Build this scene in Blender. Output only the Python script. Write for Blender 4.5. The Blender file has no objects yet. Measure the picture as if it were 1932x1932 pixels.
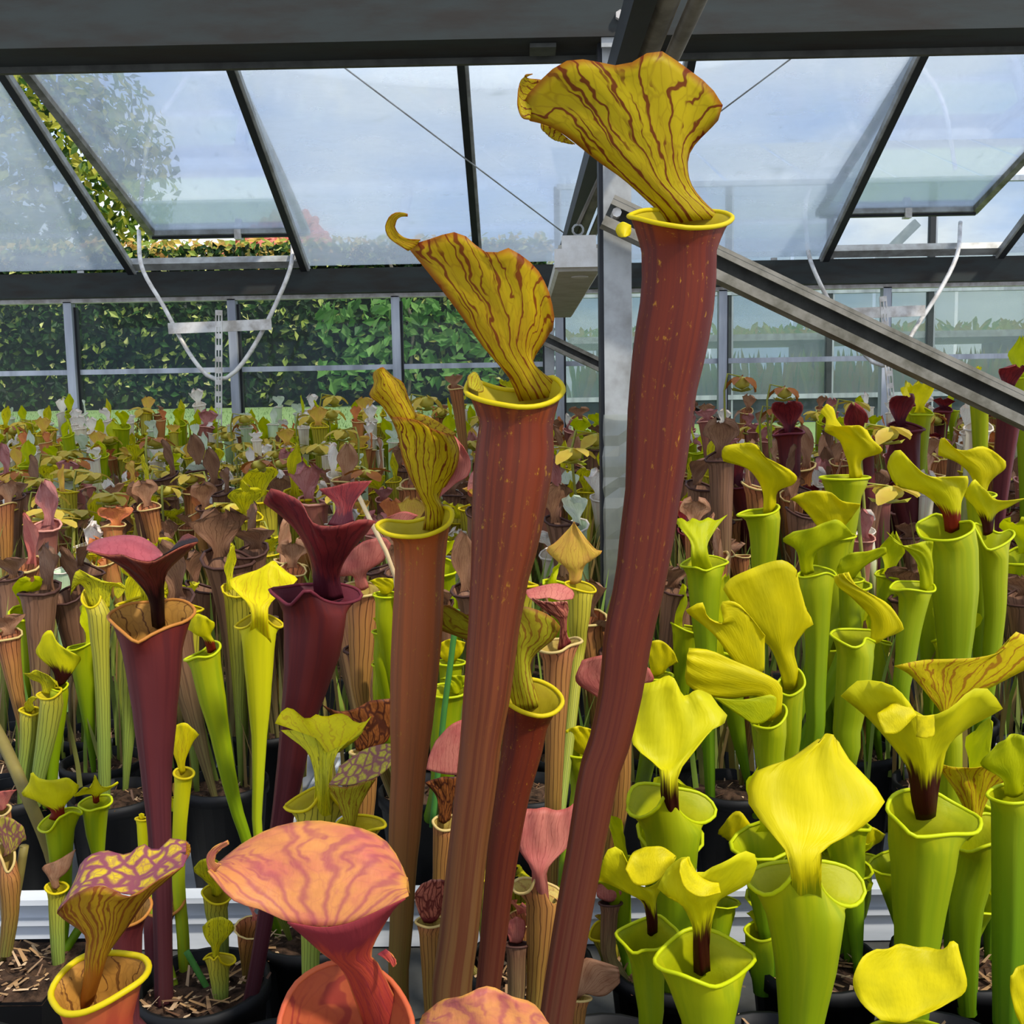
import bpy, bmesh, math, random
from mathutils import Vector, Matrix
rnd = random.Random(7)
SC = bpy.context.scene
COL = SC.collection
# ------------------------------------------------------------------ camera
CAM = Vector((0.0, 0.0, 1.45)); F = 1932.0
PITCH, ROLL, YAW = math.atan(0.109), 0.0175, 0.0093
cp, sp = math.cos(PITCH), math.sin(PITCH)
RZ = Matrix.Rotation(YAW, 3, 'Z')
_up0 = Vector((0, sp, cp)); _x = Vector((1, 0, 0))
FWD = RZ @ Vector((0, cp, -sp))
RIGHT = RZ @ (_x * math.cos(ROLL) - _up0 * math.sin(ROLL))
UP = RZ @ (_x * math.sin(ROLL) + _up0 * math.cos(ROLL))
cam = bpy.data.cameras.new('camera'); cam.lens = 36.0; cam.sensor_width = 36.0; cam.sensor_fit = 'HORIZONTAL'
cam.clip_start = 0.05; cam.clip_end = 300
camo = bpy.data.objects.new('camera', cam); COL.objects.link(camo)
m = Matrix.Identity(4)
for i in range(3):
    m[i][0] = RIGHT[i]; m[i][1] = UP[i]; m[i][2] = -FWD[i]; m[i][3] = CAM[i]
camo.matrix_world = m
SC.camera = camo

def P(x, y, d):
    """photo pixel -> world point whose distance along world Y is d"""
    r = FWD + RIGHT * ((x - 966) / F) + UP * ((966 - y) / F)
    return CAM + r * (d / r.y)
def S(px, d):
    return px / F * d * 1.005

# ------------------------------------------------------------------ light
SUN_DIR = Vector((0.60, -0.45, 0.92)).normalized()
sun = bpy.data.lights.new('sun', 'SUN'); sun.energy = 4.8; sun.angle = 0.06; sun.color = (1.0, 0.95, 0.86)
suno = bpy.data.objects.new('sun', sun); COL.objects.link(suno)
suno.rotation_euler = SUN_DIR.to_track_quat('Z', 'Y').to_euler(); suno.location = (6, 2, 12)
W = bpy.data.worlds.new('sky'); SC.world = W; W.use_nodes = True
nt = W.node_tree; nt.nodes.clear()
tc = nt.nodes.new('ShaderNodeTexCoord')
mp = nt.nodes.new('ShaderNodeMapping'); mp.inputs['Scale'].default_value = (1, 1, 2.2)
no = nt.nodes.new('ShaderNodeTexNoise'); no.inputs['Scale'].default_value = 2.6; no.inputs['Detail'].default_value = 7; no.inputs['Roughness'].default_value = .55
rp = nt.nodes.new('ShaderNodeValToRGB')
rp.color_ramp.elements[0].position = .37; rp.color_ramp.elements[0].color = (.26, .46, .93, 1)
rp.color_ramp.elements[1].position = .57; rp.color_ramp.elements[1].color = (.92, .95, 1.0, 1)
bg = nt.nodes.new('ShaderNodeBackground'); bg.inputs['Strength'].default_value = 1.5
ow = nt.nodes.new('ShaderNodeOutputWorld')
for a, b in ((tc.outputs['Generated'], mp.inputs['Vector']), (mp.outputs[0], no.inputs['Vector']), (no.outputs['Fac'], rp.inputs[0]), (rp.outputs[0], bg.inputs['Color']), (bg.outputs[0], ow.inputs[0])):
    nt.links.new(a, b)
SC.view_settings.view_transform = 'Standard'; SC.view_settings.look = 'None'
SC.view_settings.gamma = 1.0; SC.view_settings.use_curve_mapping = False
SC.view_settings.exposure = -0.06

# ------------------------------------------------------------------ helpers
def hexc(h):
    h = h.lstrip('#'); out = []
    for i in (0, 2, 4):
        c = int(h[i:i+2], 16) / 255
        out.append(c / 12.92 if c <= .04045 else ((c + .055) / 1.055) ** 2.4)
    return tuple(out) + (1,)
def tag(o, label=None, cat=None, group=None, kind=None):
    if label: o['label'] = label
    if cat: o['category'] = cat
    if group: o['group'] = group
    if kind: o['kind'] = kind
    return o
def link(o, parent=None):
    COL.objects.link(o)
    if parent is not None:
        o.parent = parent
        o.matrix_parent_inverse = parent.matrix_basis.inverted()
    return o
def empty(name, loc):
    o = bpy.data.objects.new(name, None); o.empty_display_size = .02; COL.objects.link(o); o.location = loc
    return o
def mesh_obj(name, verts, faces, mat, parent=None, uvs=None, smooth=True):
    me = bpy.data.meshes.new(name); me.from_pydata([tuple(v) for v in verts], [], faces)
    if uvs is not None:
        ul = me.uv_layers.new(name='UVMap')
        for lp in me.loops: ul.data[lp.index].uv = uvs[lp.vertex_index]
    if smooth: me.polygons.foreach_set('use_smooth', [True] * len(me.polygons))
    if mat: me.materials.append(mat)
    me.update()
    return link(bpy.data.objects.new(name, me), parent)
class MB:
    def __init__(s): s.v = []; s.f = []
    def box(s, c, size, rot=None):
        n = len(s.v); hx, hy, hz = [q / 2 for q in size]; R = rot or Matrix.Identity(3); c = Vector(c)
        for x, y, z in ((-1,-1,-1),(1,-1,-1),(1,1,-1),(-1,1,-1),(-1,-1,1),(1,-1,1),(1,1,1),(-1,1,1)):
            s.v.append(c + R @ Vector((x*hx, y*hy, z*hz)))
        s.f += [tuple(n+i for i in q) for q in ((0,3,2,1),(4,5,6,7),(0,1,5,4),(1,2,6,5),(2,3,7,6),(3,0,4,7))]
        return s
    def bar(s, a, b, w, h, upv=(0, 0, 1)):
        """rectangular bar between two points, w across, h along upv"""
        a, b = Vector(a), Vector(b); t = (b - a); L = t.length; t.normalize()
        sx = t.cross(Vector(upv)).normalized(); uz = sx.cross(t).normalized()
        R = Matrix((sx, t, uz)).transposed()
        return s.box((a + b) / 2, (w, L, h), R)
    def tube(s, pts, r, seg=8, closed=False):
        n0 = len(s.v); pts = [Vector(p) for p in pts]; N = len(pts)
        rr = r if isinstance(r, (list, tuple)) else [r] * N
        prev = None
        for i, p in enumerate(pts):
            t = (pts[(i+1) % N] - pts[i-1]) if closed else (pts[min(i+1, N-1)] - pts[max(i-1, 0)])
            t.normalize()
            ref = prev if prev is not None else (Vector((0, 0, 1)) if abs(t.z) < .9 else Vector((1, 0, 0)))
            x = (ref - t * ref.dot(t)).normalized(); prev = x; y = t.cross(x)
            for k in range(seg):
                a = 2 * math.pi * k / seg
                s.v.append(p + (x * math.cos(a) + y * math.sin(a)) * rr[i])
        for i in range(N if closed else N - 1):
            for k in range(seg):
                a = n0 + i * seg + k; b = n0 + i * seg + (k+1) % seg
                c = n0 + ((i+1) % N) * seg + (k+1) % seg; d = n0 + ((i+1) % N) * seg + k
                s.f.append((a, b, c, d))
        if not closed:
            s.f.append(tuple(n0 + k for k in range(seg))[::-1]); s.f.append(tuple(n0 + (N-1) * seg + k for k in range(seg)))
        return s
    def build(s, name, mat, parent=None, smooth=False):
        return mesh_obj(name, s.v, s.f, mat, parent, None, smooth)
def catmull(pts, n, closed=False):
    """n samples along a Catmull-Rom curve, spaced by chord length"""
    pts = [Vector(p) for p in pts]; N = len(pts)
    if N == 1: return [pts[0].copy() for _ in range(n)]
    dense = []
    rng = N if closed else N - 1
    for i in range(rng):
        if closed: p0, p1, p2, p3 = pts[i-1], pts[i], pts[(i+1) % N], pts[(i+2) % N]
        else:
            p1, p2 = pts[i], pts[i+1]
            p0 = pts[i-1] if i else p1 * 2 - p2
            p3 = pts[i+2] if i + 2 < N else p2 * 2 - p1
        for k in range(10):
            t = k / 10
            dense.append(.5 * ((2*p1) + (p2 - p0) * t + (2*p0 - 5*p1 + 4*p2 - p3) * t*t + (3*p1 - p0 - 3*p2 + p3) * t**3))
    dense.append(pts[0] if closed else pts[-1])
    cum = [0]
    for a, b in zip(dense, dense[1:]): cum.append(cum[-1] + (b - a).length)
    L = cum[-1] or 1e-9; out = []; j = 0
    for i in range(n):
        t = L * (i / n if closed else i / (n - 1))
        while j < len(cum) - 2 and cum[j+1] < t: j += 1
        f = (t - cum[j]) / max(cum[j+1] - cum[j], 1e-12)
        out.append(dense[j].lerp(dense[j+1], min(max(f, 0), 1)))
    return out

# ------------------------------------------------------------------ materials
class NT:
    def __init__(s, name):
        s.m = bpy.data.materials.new(name); s.m.use_nodes = True; s.t = s.m.node_tree; s.t.nodes.clear()
        s.out = s.t.nodes.new('ShaderNodeOutputMaterial')
    def n(s, typ, **kw):
        nd = s.t.nodes.new(typ)
        for k, v in kw.items():
            if k.startswith('_'): setattr(nd, k[1:], v)
            else:
                key = int(k[1:]) if k[0] == 'i' and k[1:].isdigit() else k.replace('__', ' ')
                inp = nd.inputs[key]
                if hasattr(v, 'is_output') or isinstance(v, bpy.types.NodeSocket): s.t.links.new(v, inp)
                else: inp.default_value = v
        return nd
    def math(s, op, a, b=0.0, clamp=False):
        nd = s.n('ShaderNodeMath', _operation=op, _use_clamp=clamp, i0=a, i1=b); return nd.outputs[0]
    def mix(s, f, a, b):
        nd = s.t.nodes.new('ShaderNodeMix'); nd.data_type = 'RGBA'
        for i, v in ((0, f), (6, a), (7, b)):
            if isinstance(v, bpy.types.NodeSocket): s.t.links.new(v, nd.inputs[i])
            else: nd.inputs[i].default_value = v
        return nd.outputs[2]
    def ramp(s, f, stops):
        nd = s.n('ShaderNodeValToRGB', i0=f); e = nd.color_ramp.elements
        while len(e) > 1: e.remove(e[-1])
        for i, (p, c) in enumerate(stops):
            el = e[0] if i == 0 else e.new(p)
            el.position = p; el.color = c if not isinstance(c, (int, float)) else (c, c, c, 1)
        return nd.outputs[0]
    def smooth(s, x, a, b):
        nd = s.n('ShaderNodeMapRange', _interpolation_type='SMOOTHSTEP', i0=x); nd.inputs[1].default_value = a; nd.inputs[2].default_value = b
        nd.inputs[3].default_value = 0; nd.inputs[4].default_value = 1
        return nd.outputs[0]
    def noise(s, vec, scale, detail=3, rough=.5):
        nd = s.n('ShaderNodeTexNoise', Scale=scale, Detail=detail, Roughness=rough)
        if vec is not None: s.t.links.new(vec, nd.inputs['Vector'])
        return nd.outputs['Fac']
    def uv(s):
        t = s.n('ShaderNodeTexCoord'); sep = s.n('ShaderNodeSeparateXYZ', i0=t.outputs['UV']); return t, sep.outputs[0], sep.outputs[1]
    def vec(s, x, y, z=0.0): return s.n('ShaderNodeCombineXYZ', i0=x, i1=y, i2=z).outputs[0]
    def leaf(s, col, rough=.42, trans=.3, bump=None):
        p = s.n('ShaderNodeBsdfPrincipled', Base__Color=col, Roughness=max(rough, .5)); p.inputs['Specular IOR Level'].default_value = .2
        if bump is not None:
            b = s.n('ShaderNodeBump', Strength=.25, Distance=.002, Height=bump); s.t.links.new(b.outputs[0], p.inputs['Normal'])
        t = s.n('ShaderNodeBsdfTranslucent', Color=col)
        mx = s.n('ShaderNodeMixShader', i0=trans, i1=p.outputs[0], i2=t.outputs[0])
        s.t.links.new(mx.outputs[0], s.out.inputs[0]); return s.m
    def plain(s, col, rough=.5, metal=0.0, spec=.5, bump=None, bstr=.3):
        p = s.n('ShaderNodeBsdfPrincipled', Base__Color=col, Roughness=rough, Metallic=metal); p.inputs['Specular IOR Level'].default_value = spec
        if bump is not None:
            b = s.n('ShaderNodeBump', Strength=bstr, Distance=.004, Height=bump); s.t.links.new(b.outputs[0], p.inputs['Normal'])
        s.t.links.new(p.outputs[0], s.out.inputs[0]); return s.m
def objrand(t): return t.n('ShaderNodeObjectInfo').outputs['Random']

def hood_mat(name, base, edge=None, vein=None, nu=6.5, nv=1.7, vs=.9, th=(.16, .05), neck=None, neckv=.3, second=None, trans=.32, mottle=.12, net=False, soft=.45, radial=None):
    t = NT(name); tc, u, v = t.uv(); u0, v0 = u, v
    seedv = t.math('MULTIPLY', objrand(t), 13.0)
    nz = t.n('ShaderNodeTexNoise', Vector=t.vec(t.math('MULTIPLY', u, 5.), t.math('MULTIPLY', v, 4.), seedv), Scale=1.0, Detail=3.)
    sepn = t.n('ShaderNodeSeparateColor', i0=nz.outputs['Color'])
    base = hexc(base)
    second = hexc(second) if second else tuple(c * .8 for c in base[:3]) + (1,)
    big = t.noise(t.vec(t.math('MULTIPLY', u, 2.2), t.math('MULTIPLY', v, 2.2), seedv), 1.3, 3)
    col = t.mix(t.smooth(big, .35, .72), base, second)
    if mottle: col = t.mix(t.math('MULTIPLY', t.noise(t.vec(t.math('MULTIPLY', u, 22.), t.math('MULTIPLY', v, 14.), seedv), 1.0, 2), mottle * 2), col, tuple(c * .7 for c in base[:3]) + (1,))
    if edge:
        e = t.math('MINIMUM', t.math('MINIMUM', u, t.math('SUBTRACT', 1., u)), t.math('SUBTRACT', 1., v))
        e = t.math('ADD', e, t.math('MULTIPLY', t.math('SUBTRACT', sepn.outputs[0], .5), .06))
        col = t.mix(t.math('MULTIPLY', t.math('SUBTRACT', 1., t.smooth(e, .0, .05)), .75), col, hexc(edge))
    if vein:
        if radial:
            du, dv = t.math('SUBTRACT', u0, radial), t.math('ADD', v0, .18)
            u = t.math('DIVIDE', t.n('ShaderNodeMath', _operation='ARCTAN2', i0=dv, i1=du).outputs[0], 3.1416); v = t.math('SQRT', t.math('ADD', t.math('MULTIPLY', du, du), t.math('MULTIPLY', t.math('MULTIPLY', dv, dv), .8)))
        n1 = t.math('SUBTRACT', sepn.outputs[0], .5); n2 = t.math('SUBTRACT', sepn.outputs[1], .5)
        if net:
            uu = t.math('ADD', t.math('MULTIPLY', u, nu), t.math('MULTIPLY', n1, .9)); vv = t.math('ADD', t.math('MULTIPLY', v, nv), t.math('MULTIPLY', n2, .9))
            vo = t.n('ShaderNodeTexVoronoi', _feature='DISTANCE_TO_EDGE', Vector=t.vec(uu, vv, seedv), Scale=1.0, Randomness=1.0)
            mk = t.math('SUBTRACT', 1., t.smooth(vo.outputs['Distance'], th[1] * .4, th[0]))
            vo2 = t.n('ShaderNodeTexVoronoi', _feature='DISTANCE_TO_EDGE', Vector=t.vec(t.math('MULTIPLY', uu, 2.3), t.math('MULTIPLY', vv, 2.3), seedv), Scale=1.0)
            mk = t.math('MULTIPLY', t.math('MAXIMUM', mk, t.math('MULTIPLY', t.math('SUBTRACT', 1., t.smooth(vo2.outputs['Distance'], .02, .12)), .45)), vs)
        else:
            nf = t.n('ShaderNodeTexNoise', Vector=t.vec(t.math('MULTIPLY', u, 9.), t.math('MULTIPLY', v, 6.), seedv), Scale=1.0, Detail=2.); nfs = t.n('ShaderNodeSeparateColor', i0=nf.outputs['Color'])
            def lines(cnt, wob, w0, w1):
                q = t.math('ADD', t.math('MULTIPLY', u, cnt), t.math('ADD', t.math('MULTIPLY', n1, wob), t.math('MULTIPLY', t.math('SUBTRACT', nfs.outputs[0], .5), wob * .5)))
                dd_ = t.math('ABSOLUTE', t.math('SUBTRACT', t.math('FRACT', q), .5))
                w = t.math('ADD', t.math('MULTIPLY', t.math('SUBTRACT', 1., v), w0 - w1), w1)
                return t.math('SUBTRACT', 1., t.smooth(t.math('DIVIDE', dd_, w), soft, 1.0))
            m1 = lines(nu, 1.3, th[0], th[1])
            m2 = t.math('MULTIPLY', lines(nu * 1.9, 2.6, th[0] * .9, th[1] * 1.4), t.math('MULTIPLY', t.smooth(v, .25, .6), t.smooth(sepn.outputs[2], .42, .56)))
            vo2 = t.n('ShaderNodeTexVoronoi', _feature='DISTANCE_TO_EDGE', Vector=t.vec(t.math('ADD', t.math('MULTIPLY', u, 16.), n1), t.math('ADD', t.math('MULTIPLY', v, 7.), n2), seedv), Scale=1.0)
            mk = t.math('MULTIPLY', t.math('MAXIMUM', t.math('MAXIMUM', m1, m2), t.math('MULTIPLY', t.math('SUBTRACT', 1., t.smooth(vo2.outputs['Distance'], .01, .08)), .22)), vs)
        col = t.mix(mk, col, hexc(vein)); u, v = u0, v0
    if neck:
        a = t.math('ADD', v, t.math('MULTIPLY', t.math('SUBTRACT', t.noise(t.vec(t.math('MULTIPLY', u, 14.), t.math('MULTIPLY', v, 3.), seedv), 1.0, 3), .5), .35))
        col = t.mix(t.math('SUBTRACT', 1., t.smooth(a, neckv * .75, neckv * 1.15)), col, hexc(neck))
    bmp = t.noise(t.vec(t.math('MULTIPLY', u, 30.), t.math('MULTIPLY', v, 8.), seedv), 1.0, 3)
    return t.leaf(col, .4, trans, bmp)
def tube_mat(name, stops, stripe=None, sfac=.5, sn=26., fleck=None, lines=None, trans=.1, rough=.42):
    """stops: colours from mouth (0) to base (1)"""
    t = NT(name); tc, u, v = t.uv()
    seedv = t.math('MULTIPLY', objrand(t), 17.0)
    wob = t.math('ADD', v, t.math('MULTIPLY', t.math('SUBTRACT', t.noise(t.vec(t.math('MULTIPLY', u, 8.), t.math('MULTIPLY', v, 3.), seedv), 1.0, 3), .5), .18))
    col = t.ramp(wob, [(p, hexc(c)) for p, c in stops])
    st = t.noise(t.vec(t.math('MULTIPLY', u, sn), t.math('MULTIPLY', v, 1.6), seedv), 1.0, 3, .6)
    if stripe: col = t.mix(t.math('MULTIPLY', t.smooth(st, .44, .62), sfac), col, hexc(stripe))
    if fleck:
        fl = t.noise(t.vec(t.math('MULTIPLY', u, 40.), t.math('MULTIPLY', v, 80.), seedv), 1.0, 4, .65)
        k = t.math('MULTIPLY', t.smooth(fl, .60, .76), t.math('SUBTRACT', 1., t.smooth(v, .1, .55)))
        col = t.mix(t.math('MULTIPLY', k, .8), col, hexc(fleck))
    if lines:   # dark longitudinal veins
        uu = t.math('ADD', t.math('MULTIPLY', u, lines[1]), t.math('MULTIPLY', t.math('SUBTRACT', t.noise(t.vec(t.math('MULTIPLY', u, 6.), t.math('MULTIPLY', v, 7.), seedv), 1.0, 2), .5), .9))
        d = t.math('ABSOLUTE', t.math('SUBTRACT', t.math('FRACT', uu), .5))
        k = t.math('SUBTRACT', 1., t.smooth(d, .03, .13))
        col = t.mix(t.math('MULTIPLY', k, lines[2]), col, hexc(lines[0]))
    return t.leaf(col, rough, trans, st)
def flat_leaf(name, c1, c2=None, trans=.25, rough=.4, scale=60):
    t = NT(name); c1 = hexc(c1)
    tc = t.n('ShaderNodeTexCoord')
    col = t.mix(t.noise(tc.outputs['Object'], scale, 3), c1, hexc(c2) if c2 else tuple(c * .75 for c in c1[:3]) + (1,))
    return t.leaf(col, rough, trans)
def solid(name, c, rough=.5, metal=0., c2=None, scale=12., bump=0, spec=.5, stretch=(1, 1, 1), detail=5):
    t = NT(name); tc = t.n('ShaderNodeTexCoord'); mpn = t.n('ShaderNodeMapping', Vector=tc.outputs['Object'], Scale=stretch)
    nz = t.noise(mpn.outputs[0], scale, detail, .6)
    c = hexc(c); col = t.mix(t.smooth(nz, .35, .7), c, hexc(c2) if c2 else tuple(q * .7 for q in c[:3]) + (1,))
    return t.plain(col, rough, metal, spec, nz if bump else None, bump)
def glass_mat(name, tint, haze, hazecol, rough=.04, dirt=None, dirtscale=(3, .6, 3), spec=.10, wipe=None):
    """thin pane: clear part + hazy translucent part + mirror reflection"""
    t = NT(name); tc = t.n('ShaderNodeTexCoord'); mpn = t.n('ShaderNodeMapping', Vector=tc.outputs['Object'], Scale=dirtscale)
    nz = t.noise(mpn.outputs[0], 1.4, 6, .62)
    tr = t.n('ShaderNodeBsdfTransparent', Color=hexc(tint))
    tl = t.n('ShaderNodeBsdfTranslucent', Color=hexc(hazecol)); df = t.n('ShaderNodeBsdfDiffuse', Color=hexc(hazecol))
    hz = t.n('ShaderNodeMixShader', i0=.25, i1=tl.outputs[0], i2=df.outputs[0])
    f = t.math('MULTIPLY', t.math('ADD', .55, t.math('MULTIPLY', nz, .9)), haze, True)
    a = t.n('ShaderNodeMixShader', i0=f, i1=tr.outputs[0], i2=hz.outputs[0]); last = a.outputs[0]
    if dirt:
        dd = t.n('ShaderNodeBsdfTranslucent', Color=hexc(dirt))
        k = t.smooth(t.noise(mpn.outputs[0], 2.7, 6, .7), .60, .80)
        last = t.n('ShaderNodeMixShader', i0=t.math('MULTIPLY', k, .35), i1=last, i2=dd.outputs[0]).outputs[0]
    gl = t.n('ShaderNodeBsdfGlossy', Roughness=rough, Color=(1, 1, 1, 1))
    fr = t.n('ShaderNodeFresnel', IOR=1.35)
    g = t.n('ShaderNodeMixShader', i0=t.math('MULTIPLY', fr.outputs[0], spec * 6, True), i1=last, i2=gl.outputs[0])
    t.t.links.new(g.outputs[0], t.out.inputs[0]); return t.m
M = {}
M['galv'] = solid('galvanised_steel', '#a9aaa6', .55, .25, '#7f7d76', 9., .15)
M['beam'] = solid('weathered_shaded_beam', '#262c29', .8, .05, '#211c14', 5., .2, stretch=(1, 3, 4))  # colour darkened to carry the shade of the unbuilt roof behind the viewer
M['channel'] = solid('weathered_channel', '#8a8476', .55, .25, '#55503f', 14., .2)
M['channel_in'] = solid('channel_web', '#4a4a42', .6, .2, '#34332c', 20., .2)
M['alu'] = solid('aluminium', '#b8bcc0', .45, .3, '#8d9095', 10., 0, stretch=(1, 1, .1))
M['gasket'] = solid('black_rubber', '#16181a', .6, 0, '#0c0d0e')
M['white_metal'] = solid('white_painted_metal', '#d6d2ca', .5, .1, '#a79e92', 18., .1)
M['pipe'] = solid('dusty_pipe', '#6f6756', .6, .1, '#4d4638', 10., .2)
M['lamp_body'] = solid('grey_lamp_body', '#b9b3a4', .5, 0, '#a69d8a', 20.)
M['lamp_cap'] = solid('lamp_cap', '#e6e2d8', .45, 0, '#cfc8ba', 20.)
M['roof_glass'] = glass_mat('dusty_roof_glass', '#f4f8fa', .30, '#d8e2ea', .05, '#7d8878', (1.2, 3.5, 1.2))
M['vent_glass'] = glass_mat('streaked_vent_glass', '#f2f6fa', .20, '#d3deea', .05, '#8b958c', (5., 1.2, 5.))
M['wall_glass'] = glass_mat('wall_glass', '#f3f6f3', .03, '#b9c6c4', .03, None, (1, 1, 3), .05)
M['far_glass'] = glass_mat('far_glass', '#f3f5f4', .26, '#c3d0d8', .06, None, (1, 1, 3), .1)
M['sage'] = solid('sage_wall_paint', '#8f9b78', .8, 0, '#7d8a64', 4.)
M['floor'] = solid('concrete_floor', '#77776c', .85, 0, '#5c5e50', 3., .2)
M['bench'] = solid('bench_surface', '#3a3a36', .8, 0, '#26251f', 12., .3)
M['tray'] = solid('white_tray_plastic', '#d3d6d8', .35, 0, '#b3b8bc', 6., 0, stretch=(.3, 1, 3))
M['pot'] = solid('black_pot_plastic', '#0d0d0e', .6, 0, '#080809', 20., 0, .25)
M['soil'] = solid('potting_soil', '#4b382a', .95, 0, '#1d1510', 90., 1.0, .1)
M['film'] = glass_mat('plastic_film', '#f1f3ee', .35, '#d9dccd', .12, None, (9, 9, 5), .35)
# ================================================================== structure
SOIL = 0.85; BENCH = 0.67
def struct(o): o['kind'] = 'structure'; return o
def root_struct(name, loc=(0, 0, 0)): return struct(empty(name, loc))
DW = 5.40                                     # distance of the glazed side wall
fl = MB().box((0, 1.6, -.05), (9, 8.0, .1)).build('floor', M['floor']); struct(fl)
def zat(y, d): return P(980, y, d).z
SILL = zat(866, DW); RAIL = zat(688, DW); EAVE = zat(556, DW)
bw = MB().box((0, DW + .06, SILL / 2 - .01), (9, .16, SILL)).build('wall_base', M['sage']); struct(bw)
wall = root_struct('wall_back', (0, DW, SILL))
xs = [(-966 + 142 - 14 + 303.8 * k) / F * DW * 1.005 for k in range(-2, 9)]
xs = [P(142 + 304.5 * k, 690, DW).x for k in range(-2, 9)]
for i, x in enumerate(xs):
    o = MB().box((x, DW - .03, (SILL + EAVE) / 2), (.042, .05, EAVE - SILL)).build('glazing_bar', M['alu'], wall)
    g = MB().box((x + .027, DW - .012, (SILL + EAVE) / 2 - .01), (.012, .03, EAVE - SILL - .03)).build('gasket', M['gasket'], o)
for a, b in zip(xs, xs[1:]):
    for z0, z1, nm in ((SILL, RAIL, 'pane'), (RAIL, EAVE, 'pane')):
        MB().box(((a + b) / 2, DW + .0, (z0 + z1) / 2), (b - a - .03, .005, z1 - z0 - .008)).build(nm, M['wall_glass'], wall)
    MB().box(((a + b) / 2, DW - .012, RAIL), (b - a - .045, .02, .026)).build('rail', M['alu'], wall)
MB().box((0, DW - .02, SILL), (9, .07, .03)).build('sill', M['white_metal'], wall)
MB().box((0, DW - .03, EAVE + .012), (9, .05, .035)).build('head_rail', M['white_metal'], wall)
EB = zat(546, DW - .12); ET = zat(500, DW - .12)
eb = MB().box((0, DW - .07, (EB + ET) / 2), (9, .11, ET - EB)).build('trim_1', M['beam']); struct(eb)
# ---- glass roof rising towards the viewer
RS = math.radians(26.0); RD0 = DW - .10; RZ0 = ET + .012; RLEN = 4.4
def roof(x, s, off=0.0):
    """point on the roof plane, s metres up the slope from the eave, off metres above it"""
    return Vector((x, RD0 - s * math.cos(RS) - off * -math.sin(RS) * -1 * -1, RZ0 + s * math.sin(RS) + off * math.cos(RS)))
RN = Vector((0, math.sin(RS), math.cos(RS)))
def roof(x, s, off=0.0): return Vector((x, RD0 - s * math.cos(RS), RZ0 + s * math.sin(RS))) + RN * off
ceil = root_struct('ceiling', (0, RD0, RZ0))
rx0 = P(575, 505, RD0).x; step = .878
rxs = [rx0 + step * k for k in range(-3, 7)]
VENTS = {2: None, 6: None}       # bay between rxs[2]..rxs[3] would be P(258)..P(575)
for i, x in enumerate(rxs):
    o = MB().bar(roof(x, -.05, -.012), roof(x, RLEN, -.012), .030, .045, RN).build('glazing_bar', M['gasket'], ceil)
    MB().bar(roof(x + (.022 if x < .1 else -.022), -.05, -.018), roof(x + (.022 if x < .1 else -.022), RLEN, -.018), .014, .028, RN).build('bar_cover', M['galv'], o)
VSL = 1.62
for i, (a, b) in enumerate(zip(rxs, rxs[1:])):
    vent = i in (2, 6)
    s0 = VSL if vent else 0.0
    for k, (p, q) in enumerate(((s0, max(s0, 2.2)), (2.2, RLEN))):
        if q - p < .05: continue
        MB().bar(roof((a + b) / 2, p + .004, .006 + .004 * k), roof((a + b) / 2, q - .004, .006 + .004 * k), b - a - .02, .004, RN).build('pane', M['roof_glass'], ceil)
    if not vent:
        cx = (a + b) / 2 + .18
        MB().box(roof(cx, .012, -.012), (.03, .012, .012)).build('clip', M['galv'], ceil)
def make_vent(i, ya, dz, label):
    a, b = rxs[i] + .035, rxs[i+1] - .03
    v = empty('roof_vent', roof((a + b) / 2, VSL, .02))
    tag(v, label, 'vent', 'roof vents')
    h = roof(0, VSL, .02); low = Vector((0, P(400, ya, dz).y, P(400, ya, dz).z))
    def pt(x, f, off=0): 
        p = h.lerp(low, f); nn = Vector((0, h.z - low.z, low.y - h.y)).normalized()
        return Vector((x, p.y, p.z)) + nn * off
    nn = Vector((0, h.z - low.z, low.y - h.y)).normalized()
    for x in (a, b): MB().bar(pt(x, 0), pt(x, 1), .035, .03, nn).build('side_frame', M['gasket' if False else 'channel'], v)
    fr = MB().bar(pt(a - .017, 1), pt(b + .017, 1), .04, .03, nn).build('bottom_frame', M['galv'], v)
    MB().bar(pt(a, 1, -.022), pt(b, 1, -.022), .012, .012, nn).build('gasket', M['gasket'], fr)
    MB().box(pt((a + b) / 2 + .05, 1.0, -.012), (.035, .05, .05)).build('clip', M['white_metal'], v)
    MB().bar(pt((a + b) / 2, .0, .012), pt((a + b) / 2, 1.01, .012), b - a - .01, .004, nn).build('pane', M['vent_glass'], v)
    MB().bar(pt((a + b) / 2, .82, .022), pt((a + b) / 2, 1.01, .022), b - a - .01, .003, nn).build('pane', M['vent_glass'], v)
    so = MB().bar(roof(a - .03, .05, .0), roof(b + .03, .05, .0), .06, .035, RN).build('vent_sill', M['galv'], ceil)
    return pt(a, 1), pt(b, 1)
make_vent(2, 440, RD0 + .22, 'open glass roof vent above the hedge, with dark streaks on its pane')
make_vent(6, 424, RD0 + .22, 'open glass roof vent on the right, in front of the second greenhouse')
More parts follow.
